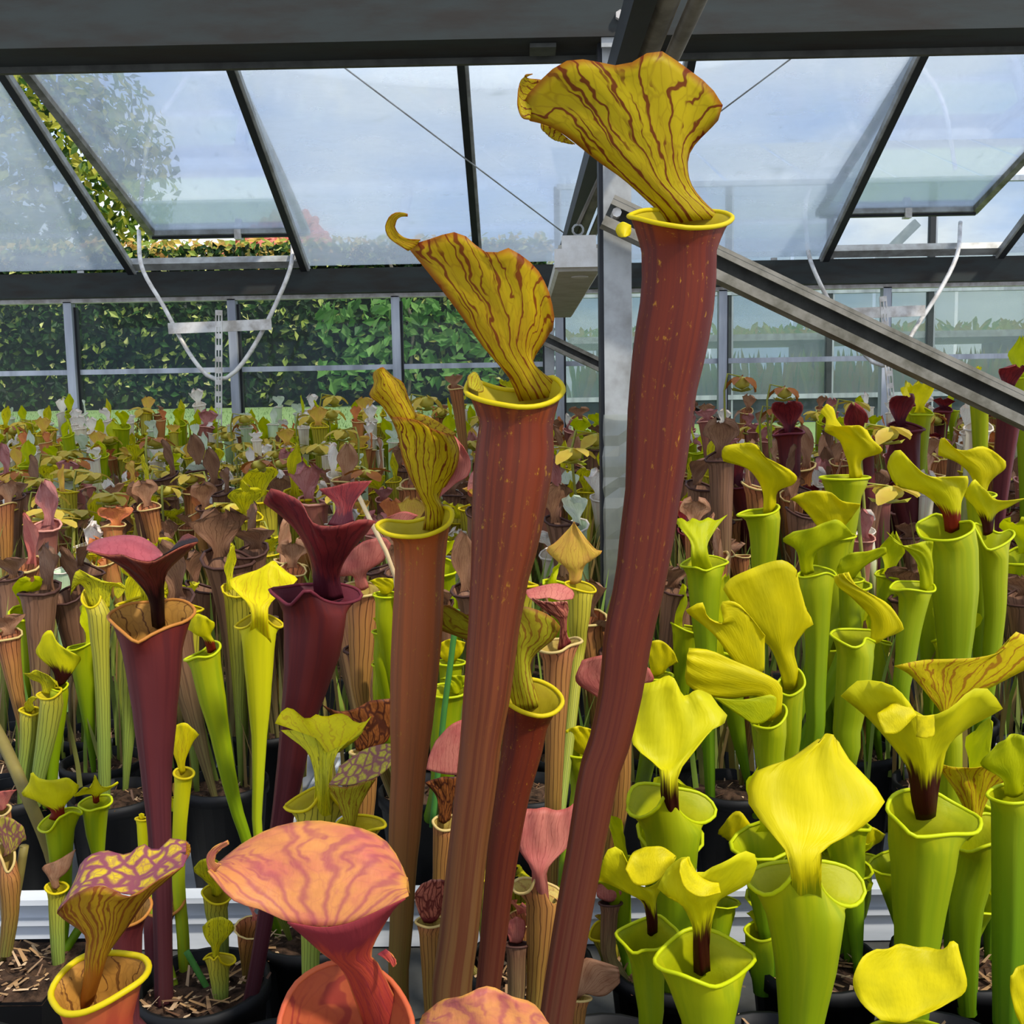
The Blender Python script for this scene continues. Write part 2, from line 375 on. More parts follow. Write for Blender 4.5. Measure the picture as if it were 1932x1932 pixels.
# bow-shaped vent openers with slotted hanging strip
def opener(pts, barpx, strip, d, label):
    W3 = [P(x, y, d + dd) for x, y, dd in pts]
    o = empty('vent_opener', W3[len(W3) // 2]); tag(o, label, 'vent opener', 'bow-shaped vent openers')
    MB().tube(catmull(W3, 40), .0105, 8).build('bow_tube', M['white_metal'], o, True)
    (x0, y0), (x1, y1) = barpx
    MB().bar(P(x0, y0, d + .06), P(x1, y1, d + .06), .012, S(20, d), (0, 0, 1)).build('cross_bar', M['white_metal'], o)
    (xa, ya), (xb, yb) = strip
    A, B = P(xa, ya, d - .02), P(xb, yb, d - .02); w = S(13, d)
    st = MB(); t = (B - A); n = 13; L = t.length; t.normalize(); sx = Vector((1, 0, 0))
    for s_ in (-1, 1): st.bar(A + sx * s_ * w * .42, B + sx * s_ * w * .42, .0055, .006, (0, 1, 0))
    st.bar(A, B, .005, .006, (0, 1, 0))
    for k in range(n + 1):
        c = A.lerp(B, k / n); st.bar(c - t * .012, c + t * .012, w, .0065, (0, 1, 0))
    st.build('slotted_strip', M['white_metal'], o)
opener([(262, 436, .45), (268, 505, .2), (310, 580, .12), (350, 655, .06), (385, 703, .02), (412, 716, 0), (440, 705, .02), (475, 660, .06), (515, 585, .12), (548, 505, .2), (552, 450, .45)],
       ((318, 620), (512, 612)), ((413, 590), (412, 872)), 4.9, 'white bow-shaped vent opener with slotted strip in front of the hedge')
opener([(1522, 462, .45), (1532, 500, .2), (1560, 560, .12), (1600, 625, .08), (1640, 678, .02), (1668, 690, 0), (1690, 680, .02), (1730, 615, .08), (1775, 545, .12), (1806, 480, .2), (1812, 420, .45)],
       ((1590, 592), (1745, 586)), ((1666, 564), (1690, 866)), 4.9, 'white bow-shaped vent opener with slotted strip behind the slanting brace')
# ---- near frame: tie beam, post, brace
DB = 2.0
zb = P(966, 72, DB).z
db2 = DB + .115
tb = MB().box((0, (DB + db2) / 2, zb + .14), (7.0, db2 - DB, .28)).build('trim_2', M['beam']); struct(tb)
lipb = MB().box((0, db2 - .006, zb - .006), (7.0, .012, .012)).build('flange', M['channel_in'], tb)
cl = MB().box(P(1025, 72, DB) + Vector((0, .05, -.004)), (.05, .05, .008)); cl.box(P(1025, 100, db2) + Vector((0, -.02, 0)), (.016, .016, .02)).build('clamp', M['channel_in'], tb)
def steel_post(px0, px1, y_ref, d, ztop, label, wrap=False):
    c = P((px0 + px1) / 2, y_ref, d); w = S(px1 - px0, d)
    o = empty('steel_post', (c.x, d + w / 2, 0)); tag(o, label, 'post', 'steel posts of the frame')
    MB().box((c.x, d + w / 2, ztop / 2), (w, w, ztop)).build('column', M['galv'], o)
    MB().box((c.x - w / 2 - .004, d + w / 2, ztop / 2 + .35), (.008, w * .8, ztop - .72)).build('shade_strip', M['gasket'], o)  # black strip standing in for the shaded left face of the post
    if wrap:
        z1 = P(1160, 782, d).z; z0 = .8
        mb = MB(); n = 30; ring = []
        hw = w / 2 + .004
        for k in range(n + 1):
            z = z0 + (z1 - z0) * k / n
            for (sx_, sy_) in ((-1, -1), (0, -1), (1, -1), (1, 1), (-1, 1)):
                j = .0022 * rnd.uniform(-1, 1)
                mb.v.append(Vector((c.x + sx_ * hw + j, d + w / 2 + sy_ * hw + j, z)))
        for k in range(n):
            for q in range(5):
                a = k * 5 + q; b = k * 5 + (q + 1) % 5
                mb.f.append((a, b, b + 5, a + 5))
        mb.build('plastic_wrap', M['film'], o)
    return o, c, w
post, pc, pw = steel_post(1141, 1192, 700, 2.03, zb + .02, 'steel post beside the tallest pitcher, lower half wrapped in plastic film', True)
MB().box((pc.x - .002, 2.03 - .004 - .018, zb + .02), (pw * 1.05, .006, .075)).build('bolted_plate', M['galv'], post)
MB().tube([Vector((pc.x + .004, 1.99, zb + .035)), Vector((pc.x + .004, 2.012, zb + .035))], .009, 6).build('bolt', M['white_metal'], post)
far_d = 5.0
post2, pc2, pw2 = steel_post(1028, 1046, 700, far_d, zat(545, far_d), 'distant steel post near the glazed wall, below the strip lamp')
def brace(a, b, d, w, label, bolt=None):
    A, B = P(*a, d), P(*b, d)
    o = empty('diagonal_brace', A); tag(o, label, 'brace', 'diagonal channel braces')
    t = (B - A).normalized(); up = t.cross(Vector((0, -1, 0))).normalized()
    if up.z < 0: up = -up
    wm = S(w, d)
    MB().bar(A + Vector((0, .03, 0)), B + Vector((0, .03, 0)), .005, wm, up).build('web', M['channel_in'], o)
    for s_ in (1, -1):
        c = up * (wm / 2 * s_) + Vector((0, .008, 0))
        MB().bar(A + c, B + c, .05, .007, up).build('flange', M['channel'], o)
        c2 = up * ((wm / 2 - .006) * s_) + Vector((0, -.014, 0))
        MB().bar(A + c2, B + c2, .005, .016, up).build('lip', M['channel'], o)
    if bolt:
        bp = P(*bolt, d)
        MB().tube([bp + Vector((0, -.01, 0)), bp + Vector((0, .03, 0))], .009, 8).build('bolt', M['white_metal'], o)
    return o
brace((1146, 398), (2060, 836), 1.97, 50, 'grey steel channel brace slanting down to the right from the near post', (1163, 402))
brace((1030, 640), (1620, 922), far_d - .06, 21, 'distant steel channel brace slanting behind the tallest pitcher')
# ---- lengthwise services: square rail, two pipes, strip lamp
XR = P(1045, 540, 5.2)
q = MB().bar((XR.x, .9, XR.z), (XR.x, 5.25, XR.z), .032, .05).build('square_rail', M['gasket']); tag(q, 'black square rail running away under the roof, left of the two pipes', 'rail')
for k, (dx, dz, r, lab) in enumerate(((.037, -.004, .019, 'dusty pipe running away under the roof beside the black rail'), (.078, -.012, .013, 'thinner dusty pipe, rightmost of the two under the roof'))):
    q = MB().tube([(XR.x + dx, .9, XR.z + dz), (XR.x + dx * .96, 3.0, XR.z + dz), (XR.x + dx, 5.2, XR.z + dz)], r, 12).build('pipe', M['pipe'], None, True)
    tag(q, lab, 'pipe', 'pipes under the roof')
L0, L1 = 2.32, 3.6
lx = P(1092, 500, L0).x; lz = P(1092, 505, L0).z
lamp = empty('strip_lamp', (lx, L0, lz)); tag(lamp, 'grey strip lamp hanging from the pipes behind the middle hood', 'lamp')
bmv = MB()
prof = [(-.052, .0), (-.045, -.008), (.045, -.008), (.052, .0), (.044, .05), (-.044, .05)]
n = len(prof)
for y in (L0, L1):
    for (a, b) in prof: bmv.v.append(Vector((lx + a, y, lz + b)))
bmv.f = [(i, (i+1) % n, n + (i+1) % n, n + i) for i in range(n)] + [tuple(range(n))[::-1], tuple(range(n, 2*n))]
bmv.build('housing', M['lamp_body'], lamp)
cap = MB().box((lx, L0 - .012, lz + .018), (.108, .03, .04)); cap.box((lx, L0 - .004, lz + .05), (.075, .03, .035)).build('end_cap', M['lamp_cap'], lamp)
MB().tube([(lx + .008, L0 + .1, lz - .0085), (lx + .008, L0 + .1, lz - .0095)], .02, 14).build('knockout_disc', M['lamp_cap'], lamp)
hk = [Vector((lx + .012 * math.sin(a), L0 + .02, lz + .085 + .012 * math.cos(a))) for a in [k * math.pi * 2 / 10 for k in range(10)]]
MB().tube(hk, .0025, 6, True).build('hook', M['galv'], lamp)
MB().tube([(lx + .0, L0 + .02, lz + .097), (XR.x + .03, L0 + .02, XR.z - .02)], .004, 6).build('hanger', M['pipe'], lamp)
# bracing cables under the roof
def on_roof(x, y, off=-.05):
    r = P(x, y, 1.0) - CAM
    p0 = roof(0, 0, off); t = (p0 - CAM).dot(RN) / r.dot(RN)
    return CAM + r * t
for (a, b, lab) in (((560, 60), (1066, 441), 'thin steel cable slanting under the roof above the middle hood'), ((1560, 60), (1290, 262), 'thin steel cable slanting under the roof, right of the tallest hood')):
    q = MB().tube([on_roof(*a), on_roof(*b)], .0035, 6).build('bracing_cable', M['galv'], None, True); tag(q, lab, 'cable', 'bracing cables')

# ================================================================== outdoors
GR = NT('lawn_grass'); tcn = GR.n('ShaderNodeTexCoord')
gcol = GR.mix(GR.noise(tcn.outputs['Object'], 3.0, 6, .7), hexc('#84995f'), hexc('#6c8450'))
M['lawn'] = GR.plain(gcol, .9, 0, .2, GR.noise(tcn.outputs['Object'], 60., 3), .6)
HD = 13.0
zl0 = SILL - .06; zl1 = P(300, 772, HD).z
me = mesh_obj('lawn', [(-30, DW + .15, zl0), (30, DW + .15, zl0), (30, HD, zl1), (-30, HD, zl1), (30, 45, zl1 + .4), (-30, 45, zl1 + .4)], [(0, 1, 2, 3), (3, 2, 4, 5)], M['lawn'], None, None, False); struct(me)
gb = []; gf = []
for k in range(7000):
    d = DW + .3 + (HD - DW - .6) * rnd.random() ** 1.2; x = rnd.uniform(-1, .0) * d * .6 + .2; f = (d - DW) / (HD - DW); z = zl0 + (zl1 - zl0) * f
    h = rnd.uniform(.015, .035); a = rnd.uniform(0, 6.28); w = rnd.uniform(.004, .008); n0 = len(gb)
    gb += [(x - w * math.cos(a), d - w * math.sin(a), z - .01), (x + w * math.cos(a), d + w * math.sin(a), z - .01), (x + rnd.uniform(-.02, .02), d + rnd.uniform(-.02, .02), z + h)]; gf.append((n0, n0+1, n0+2))
def island_leaf(name, cols, trans=.35, rough=.5):
    t = NT(name); g = t.n('ShaderNodeNewGeometry')
    col = t.ramp(g.outputs['Random Per Island'], [(i / (len(cols) - 1), hexc(c)) for i, c in enumerate(cols)])
    return t.leaf(col, rough, trans)
M['blade'] = island_leaf('grass_blades', ['#6a8448', '#7a9256', '#88a062'])
tag(mesh_obj('lawn_grass', gb, gf, M['blade'], None, None, False), 'short mown grass of the lawn in front of the hedge', 'grass', None, 'stuff')
def leaf_cloud(name, n, pos, size, mat, parent=None):
    """n folded leaf shapes (4 triangles) at pos() -> (point, outward normal)"""
    V, Fc = [], []
    for _ in range(n):
        p, nrm = pos(); s_ = rnd.uniform(*size)
        nn = (Vector(nrm) + Vector((rnd.gauss(0, .55), rnd.gauss(0, .55), rnd.gauss(0, .55)))).normalized()
        u = nn.cross(Vector((rnd.gauss(0, 1), rnd.gauss(0, 1), rnd.gauss(0, 1)))).normalized(); w = nn.cross(u)
        n0 = len(V); p = Vector(p)
        V += [p - u * s_, p + u * s_, p + w * s_ * .55 + nn * s_ * .25, p - w * s_ * .55 + nn * s_ * .25]
        Fc += [(n0, n0+1, n0+2), (n0, n0+3, n0+1)]
    o = mesh_obj(name, V, Fc, mat, parent, None, False); o['kind'] = 'stuff'; return o
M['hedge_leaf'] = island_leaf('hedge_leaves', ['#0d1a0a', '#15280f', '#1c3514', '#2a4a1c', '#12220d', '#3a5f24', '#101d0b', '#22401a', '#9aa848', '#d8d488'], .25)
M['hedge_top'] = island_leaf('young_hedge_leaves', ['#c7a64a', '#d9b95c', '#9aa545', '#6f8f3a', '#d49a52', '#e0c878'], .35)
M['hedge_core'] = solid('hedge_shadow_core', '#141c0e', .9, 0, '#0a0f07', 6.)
hx0, hx1 = -11.0, P(1045, 700, HD).x; hz1 = P(400, 468, HD).z
hedge = empty('hedge', ((hx0 + hx1) / 2, HD, zl1)); tag(hedge, 'tall clipped dark green hedge behind the lawn', 'hedge')
MB().box(((hx0 + hx1) / 2, HD + .75, (zl1 + hz1) / 2 - .08), (hx1 - hx0 - .2, 1.1, hz1 - zl1 - .12)).build('shadow_core', M['hedge_core'], hedge)  # near-black box standing in for the shade between the hedge leaves
def hp():
    z = zl1 + .02 + (hz1 - zl1) * rnd.random() ** .85
    return (rnd.uniform(hx0, hx1), HD + abs(rnd.gauss(0, .16)) + .05 * math.sin(z * 7), z), (0, -1, .35)
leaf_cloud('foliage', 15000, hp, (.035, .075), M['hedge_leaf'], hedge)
def hpt(): return (rnd.uniform(hx0, hx1), HD + rnd.uniform(0, .9), hz1 + rnd.uniform(-.22, .12)), (0, -.7, .7)
leaf_cloud('young_shoots', 4500, hpt, (.04, .08), M['hedge_top'], hedge)
M['vine'] = island_leaf('vine_leaves', ['#3f6f2c', '#5f9040', '#80a858', '#34602a'], .4)
vx0, vx1 = P(600, 650, HD - .35).x, P(930, 650, HD - .35).x
vine = empty('climbing_shrub', ((vx0 + vx1) / 2, HD - .35, zl1)); tag(vine, 'lighter green climbing shrub in front of the hedge', 'shrub')
leaf_cloud('foliage', 420, lambda: ((vx0 + (vx1 - vx0) * rnd.random(), HD - .35 + rnd.uniform(-.1, .2), zl1 + .2 + (hz1 - zl1 - .9) * rnd.random()), (0, -1, .3)), (.06, .11), M['vine'], vine)
MB().tube([((vx0 + vx1) / 2, HD - .3, zl1 - .05), ((vx0 + vx1) / 2 + .1, HD - .25, zl1 + 1.0), ((vx0 + vx1) / 2 - .2, HD - .25, zl1 + 1.8)], .02, 6).build('stem', M['pipe'], vine)
# leafy tree seen through the gap beside the left vent
M['tree_leaf'] = island_leaf('tree_leaves', ['#3c5a1e', '#6f8a2a', '#a4a83a', '#c0b548', '#4d7030', '#2b4020'], .4)
tp = P(90, 330, 17.0)
tree = empty('tree', (tp.x, 17, zl1)); tag(tree, 'yellow-green leafy tree glimpsed beside the left roof vent', 'tree')
MB().tube([(tp.x, 17, zl1 - .05), (tp.x + .1, 17, zl1 + 2), (tp.x, 17, tp.z)], [.16, .13, .07], 8).build('trunk', M['pipe'], tree, True)
def tpn():
    a = Vector((rnd.gauss(0, 1), rnd.gauss(0, 1), rnd.gauss(0, 1))).normalized(); k = rnd.uniform(.55, 1.05)
    return tp + Vector((a.x * 2.0 * k, a.y * 1.6 * k, a.z * 2.2 * k)), a
leaf_cloud('crown', 5000, tpn, (.06, .13), M['tree_leaf'], tree)
# house with red tiled roof far behind the hedge
M['tile'] = solid('red_roof_tile', '#c4705c', .8, 0, '#a4523f', 3.)
M['brickw'] = solid('pale_house_wall', '#b9a898', .9, 0, '#a39281', 2.)
hd = 26.0
h0 = P(395, 500, hd); h1 = P(640, 500, hd); ridge_z = P(540, 398, hd + 2.2).z; ez = P(500, 505, hd).z
house = empty('house', ((h0.x + h1.x) / 2, hd, zl1)); tag(house, 'house with red tiled roof seen through the open vent', 'house')
MB().box(((h0.x + h1.x) / 2, hd + 2.4, (ez + zl1) / 2), (h1.x - h0.x - .3, 4.2, ez - zl1 + .02)).build('house_wall', M['brickw'], house)
rf = MB()
rf.v = [Vector((h0.x - .2, hd - .1, ez)), Vector((h1.x + .2, hd - .1, ez)), Vector((h1.x - 1.2, hd + 2.4, ridge_z)), Vector((h0.x + 1.3, hd + 2.4, ridge_z)), Vector((h1.x + .2, hd + 4.9, ez)), Vector((h0.x - .2, hd + 4.9, ez))]
rf.f = [(0, 1, 2, 3), (3, 2, 4, 5), (0, 3, 5), (1, 4, 2)]
ro = rf.build('roof', M['tile'], house)
tl = bpy.data.meshes.new('roof_tile'); b = bmesh.new(); bmesh.ops.create_cone(b, cap_ends=True, segments=8, radius1=.13, radius2=.11, depth=.42); b.to_mesh(tl); b.free(); tl.materials.append(M['tile'])
sl = math.atan2(ridge_z - ez, 2.5)
for r_ in range(7):
    f = (r_ + .4) / 7; xa = h0.x - .2 + 1.5 * f; xb = h1.x + .2 - 1.4 * f; k = 0
    while xa + k * .27 < min(xb, h0.x + 3.2):
        o = bpy.data.objects.new('roof_tile', tl); link(o, ro)
        o.location = (xa + k * .27, hd - .1 + 2.5 * f, ez + (ridge_z - ez) * f + .01); o.rotation_euler = (-(math.pi / 2 - sl), 0, 0); k += 1
# ---- neighbouring greenhouse on the right
ND = 8.7
M['slate'] = solid('slate_base_panel', '#343c42', .6, 0, '#272e34', 2.5, 0, stretch=(1, 1, .4))
M['pale_roof'] = solid('pale_roof_sheet', '#b7c6d2', .4, 0, '#a9b8c4', 2.)
nx0 = P(1054, 700, ND).x; nx1 = nx0 + 7.0
nzb = P(1500, 868, ND).z - .25; nzs = P(1500, 752, ND).z; nze = P(1500, 345, ND).z; nzr = P(1500, 262, ND + 1.5).z
ng = empty('second_greenhouse', ((nx0 + nx1) / 2, ND, nzb)); tag(ng, 'second greenhouse with slate-grey base outside on the right', 'greenhouse')
MB().box(((nx0 + nx1) / 2, ND + .08, (nzb + nzs) / 2), (nx1 - nx0, .14, nzs - nzb)).build('base_wall', M['slate'], ng)
nbx = [P(1563 + 189.5 * k, 650, ND).x for k in range(-2, 7)]
nbx = [x for x in nbx if x < nx1]
for x in [nx0] + nbx:
    o = MB().box((x, ND, (nzb + nze) / 2), (.045, .06, nze - nzb)).build('glazing_bar', M['gasket'], ng)
    MB().box((x + .03, ND - .02, (nzb + nze) / 2), (.014, .02, nze - nzb)).build('bar_cover', M['alu'], o)
al = sorted([nx0] + nbx)
for a, b in zip(al, al[1:]):
    for z0, z1 in ((nzs, (nzs + nze) / 2), ((nzs + nze) / 2, nze)):
        MB().box(((a + b) / 2, ND + .01, (z0 + z1) / 2), (b - a - .04, .006, z1 - z0 - .01)).build('pane', M['far_glass'], ng)
for z in (nzs + .02, (nzs + nze) / 2, nze): MB().box(((nx0 + nx1) / 2, ND - .01, z), (nx1 - nx0, .05, .04)).build('rail', M['alu'], ng)
k = 10
for i in range(k):
    xa = nx0 + (nx1 - nx0) * i / k; xb = nx0 + (nx1 - nx0) * (i + 1) / k
    o = MB(); o.v = [Vector((xa + .02, ND, nze + .02)), Vector((xb - .02, ND, nze + .02)), Vector((xb - .02, ND + 1.9, nzr + .05)), Vector((xa + .02, ND + 1.9, nzr + .05))]; o.v += [v + Vector((0, 0, .01)) for v in o.v]
    o.f = [(0, 1, 2, 3), (4, 7, 6, 5), (0, 4, 5, 1), (1, 5, 6, 2), (2, 6, 7, 3), (3, 7, 4, 0)]; o.build('roof_pane', M['far_glass'], ng)
MB().box(((nx0 + nx1) / 2, ND + 4.0, (nzb + nzs) / 2), (nx1 - nx0, .1, nzs - nzb)).build('rear_wall', M['pale_roof'], ng)
for i in range(7): MB().box((nx0 + (i + .5) * (nx1 - nx0) / 7, ND + 4.0, (nzs + nze) / 2), ((nx1 - nx0) / 7 - .04, .006, nze - nzs)).build('rear_pane', M['far_glass'], ng)
MB().bar(Vector((P(1650, 470, ND + .8).x, ND + .8, P(1650, 500, ND + .8).z)), Vector((P(1730, 430, ND + .8).x, ND + .8, P(1730, 420, ND + .8).z)), .05, .08).build('roof_brace', M['galv'], ng)
zsh = P(1500, 634, ND + .7).z
sh = empty('plant_shelf', ((nx0 + nx1) / 2, ND + 1.2, nzb)); tag(sh, 'white-edged plant shelf inside the second greenhouse', 'shelf')
MB().box(((nx0 + nx1) / 2, ND + 1.5, zsh), (nx1 - nx0 - .3, 1.4, .06)).build('shelf_top', M['white_metal'], sh)
for x in (nx0 + .5, nx0 + 2.5, nx0 + 4.5): MB().box((x, ND + 1.5, (nzb + zsh) / 2), (.05, 1.2, zsh - nzb - .06)).build('trestle', M['galv'], sh)
b2 = MB().box(((nx0 + nx1) / 2, ND + .55, nzs - .18), (nx1 - nx0 - .3, .56, .06)).box(((nx0 + nx1) / 2, ND + .55, (nzs - .2 + nzb) / 2), (nx1 - nx0 - .5, .4, nzs - .2 - nzb)).build('low_bench', M['bench']); tag(b2, 'low bench behind the slate base of the second greenhouse', 'bench')
M['far_green'] = island_leaf('far_plant_leaves', ['#6f9a3a', '#93b04a', '#b0b455', '#c2a85a', '#7fa050'], .35)
def far_plants(name, y0, y1, z0, hmin, hmax, n, lab):
    V, Fc = [], []
    for _ in range(n):
        x = rnd.uniform(nx0 + .15, nx1 - .2); y = rnd.uniform(y0, y1); h = rnd.uniform(hmin, hmax); w = rnd.uniform(.008, .02); a = rnd.uniform(-.5, .5); n0 = len(V); lx_ = rnd.gauss(0, .05)
        V += [(x - w, y, z0), (x + w, y, z0), (x - w * 1.6 + lx_, y + w * a, z0 + h * .75), (x + w * 1.6 + lx_, y - w * a, z0 + h * .75), (x + lx_ * 1.5, y - .02, z0 + h)]
        Fc += [(n0, n0+1, n0+3, n0+2), (n0+2, n0+3, n0+4)]
    tag(mesh_obj(name, V, Fc, M['far_green'], None, None, False), lab, 'plants', None, 'stuff')
far_plants('bedding_plants', ND + .3, ND + .8, nzs - .15, .25, .60, 1100, 'dense green plants behind the glass above the slate base')
far_plants('shelf_plants', ND + .9, ND + 2.0, zsh + .03, .04, .14, 700, 'blurred flowering plants on the white shelf behind the glass')

# ================================================================== benches, trays, pots
def bench(name, y0, y1, x0, x1, label):
    o = empty(name, ((x0 + x1) / 2, (y0 + y1) / 2, 0)); tag(o, label, 'bench', 'plant benches')
    MB().box(((x0 + x1) / 2, (y0 + y1) / 2, BENCH - .02), (x1 - x0, y1 - y0, .036)).build('table_top', M['bench'], o)
    for y in (y0, y1): MB().box(((x0 + x1) / 2, y, BENCH - .01), (x1 - x0, .03, .07)).build('edge_rail', M['galv'], o)
    for x in (x0 + .2, x1 - .2):
        for y in (y0 + .15, y1 - .15): MB().box((x, y, (BENCH - .04) / 2), (.05, .05, BENCH - .04)).build('leg', M['galv'], o)
    return o
bench('plant_bench', .28, 1.97, -1.6, 1.7, 'dark front plant bench under the nearest pitchers')
bench('plant_bench', 2.14, 3.42, -2.4, 2.5, 'dark middle plant bench behind the near post')
bench('plant_bench', 3.48, 4.92, -3.3, 3.4, 'dark rear plant bench along the glazed wall')
def tray(x0, x1, y0, y1, label):
    o = empty('plant_tray', ((x0 + x1) / 2, (y0 + y1) / 2, BENCH)); tag(o, label, 'tray', 'white plant trays')
    z0 = BENCH + .001; h = .085
    MB().box(((x0 + x1) / 2, (y0 + y1) / 2, z0 + .004), (x1 - x0, y1 - y0, .006)).build('tray_floor', M['tray'], o)
    w = MB().box(((x0 + x1) / 2, y0, z0 + h / 2), (x1 - x0, .006, h)).box(((x0 + x1) / 2, y1, z0 + h / 2), (x1 - x0, .006, h))
    w.box((x0, (y0 + y1) / 2, z0 + h / 2), (.006, y1 - y0, h)).box((x1, (y0 + y1) / 2, z0 + h / 2), (.006, y1 - y0, h)).build('tray_wall', M['tray'], o)
    r = MB().box(((x0 + x1) / 2, y0 - .012, z0 + h), (x1 - x0 + .03, .03, .008)); r.box(((x0 + x1) / 2, y0 - .006, z0 + h * .55), (x1 - x0, .012, .008)).build('tray_rim', M['tray'], o)
txr = P(482, 1760, 1.40).x
tray(txr - .78, txr, 1.40, 1.965, 'white plastic tray with a rolled rim below the black pots on the left')
tray(txr + .03, txr + .80, 1.40, 1.965, 'white plastic tray hidden behind the red stems in the middle')
tray(txr + .83, txr + 1.6, 1.40, 1.965, 'white plastic tray behind the yellow-green pitchers on the right')
# pots: round ones and one square one
def lathe(prof, seg):
    V = []; Fc = []
    for r, z in prof:
        for k in range(seg): a = 2 * math.pi * k / seg; V.append((r * math.cos(a), r * math.sin(a), z))
    for i in range(len(prof) - 1):
        for k in range(seg): a = i * seg + k; b_ = i * seg + (k + 1) % seg; Fc.append((a, b_, b_ + seg, a + seg))
    return V, Fc
PH = SOIL - BENCH
def disc_mesh(r, z, seg=20, jit=.006):
    V = [(0, 0, z + jit)]; Fc = []
    for ring in (.4, .75, 1.0):
        for k in range(seg): a = 2 * math.pi * k / seg; V.append((r * ring * math.cos(a), r * ring * math.sin(a), z + rnd.uniform(-jit, jit) * (1 if ring < 1 else .2)))
    for k in range(seg): Fc.append((0, 1 + k, 1 + (k + 1) % seg))
    for q in range(2):
        for k in range(seg): a = 1 + q * seg + k; b_ = 1 + q * seg + (k + 1) % seg; Fc.append((a, a + seg, b_ + seg, b_))
    return V, Fc
pv, pf = lathe([(.045, 0), (.047, .002), (.064, PH - .006), (.068, PH - .006), (.068, PH + .012), (.063, PH + .012), (.061, PH - .01)], 24)
pot_root = empty('plant_pot', (0, 0, BENCH))
pot_body = mesh_obj('pot_body', pv, pf, M['pot'], pot_root); sv, sf = disc_mesh(.0615, PH - .004); pot_soil = mesh_obj('soil', sv, sf, M['soil'], pot_root)
for c in (pot_body, pot_soil): c.parent = pot_root; c.matrix_parent_inverse = Matrix.Identity(4)
def copy_tree(root, loc, rz=0, scale=1.0, label=None, group=None, cat=None):
    r = root.copy(); COL.objects.link(r); r.location = loc; r.rotation_euler = (0, 0, rz); r.scale = (scale,) * 3 if not isinstance(scale, tuple) else scale
    if label: r['label'] = label
    if group: r['group'] = group
    if cat: r['category'] = cat
    for ch in root.children:
        c = ch.copy(); COL.objects.link(c); c.parent = r; c.matrix_parent_inverse = ch.matrix_parent_inverse.copy()
        for g in ch.children:
            e = g.copy(); COL.objects.link(e); e.parent = c; e.matrix_parent_inverse = g.matrix_parent_inverse.copy()
    return r
POTS = []
def pot_at(x, y, label, group):
    for (a, b) in POTS:
        if (a - x) ** 2 + (b - y) ** 2 < .138 ** 2: return
    POTS.append((x, y))
    z = BENCH + (.009 if 1.40 < y < 1.96 else .001)
    if len(POTS) == 1:
        pot_root.location = (x, y, z); tag(pot_root, label, 'pot', group); return
    copy_tree(pot_root, (x, y, z), rnd.uniform(0, 6), 1.0, label, group, 'pot')
c = P(415, 1545, 1.50); pot_at(c.x, 1.53, 'round black plastic pot in the white tray behind the dark maroon stems', 'near black pots')
c = P(30, 1600, 1.50); pot_at(c.x, 1.50, 'round black plastic pot at the left edge in the white tray', 'near black pots')
c = P(190, 1600, 1.52); pot_at(c.x, 1.56, 'round black plastic pot in the white tray behind the small yellow-green pitchers', 'near black pots')
pot_at(-.335, .99, 'black pot holding the tall maroon stem', 'black pots on the near bench')
pot_at(-.245, 1.10, 'black pot between the two maroon stems', 'black pots on the near bench')
for iy, y in enumerate((.70, .86, 1.02)):
    for ix in range(-4, 6):
        x = ix * .15 + (.07 if iy % 2 else 0)
        if y < .8 and abs(x) > .5: continue
        if iy == 2 and x < -.3: continue
        pot_at(x, y, 'black pot holding stems on the near side of the front bench', 'black pots on the near bench')
for iy, y in enumerate((1.487, 1.637, 1.787, 1.882)):
    for ix in range(-8, 10):
        x = ix * .155 + (.075 if iy % 2 else 0)
        if abs(x) > .56 * y + .12: continue
        if any(abs(x - q) < .085 for q in (txr - .78, txr + .015, txr + .815, txr + 1.6)): continue
        pot_at(x, y, 'black pot crowded with stems at the back of the front bench', 'black pots further back')
# square pot with soil, bottom left corner
sqd = 1.04; cc = P(22, 1842, sqd)
sq = empty('square_plant_pot', (cc.x, sqd, BENCH)); tag(sq, 'square black pot of bark soil in the bottom left corner', 'pot')
hw = .062
b_ = MB(); 
b_.v = [Vector((cc.x + sx_ * hw * k, sqd + sy_ * hw * k, z)) for (k, z) in ((.72, BENCH + .001), (1.0, SOIL)) for sx_, sy_ in ((-1, -1), (1, -1), (1, 1), (-1, 1))]
b_.f = [(0, 3, 2, 1), (0, 1, 5, 4), (1, 2, 6, 5), (2, 3, 7, 6), (3, 0, 4, 7)]; b_.build('pot_body', M['pot'], sq)
V = []; n = 12
for i in range(n + 1):
    for j in range(n + 1): V.append((cc.x - hw + 2 * hw * i / n, sqd - hw + 2 * hw * j / n, SOIL - .004 + (rnd.uniform(-.003, .008) if 0 < i < n and 0 < j < n else 0)))
mesh_obj('soil', V, [(i * (n+1) + j, (i+1) * (n+1) + j, (i+1) * (n+1) + j + 1, i * (n+1) + j + 1) for i in range(n) for j in range(n)], M['soil'], sq)
POTS.append((cc.x, sqd))
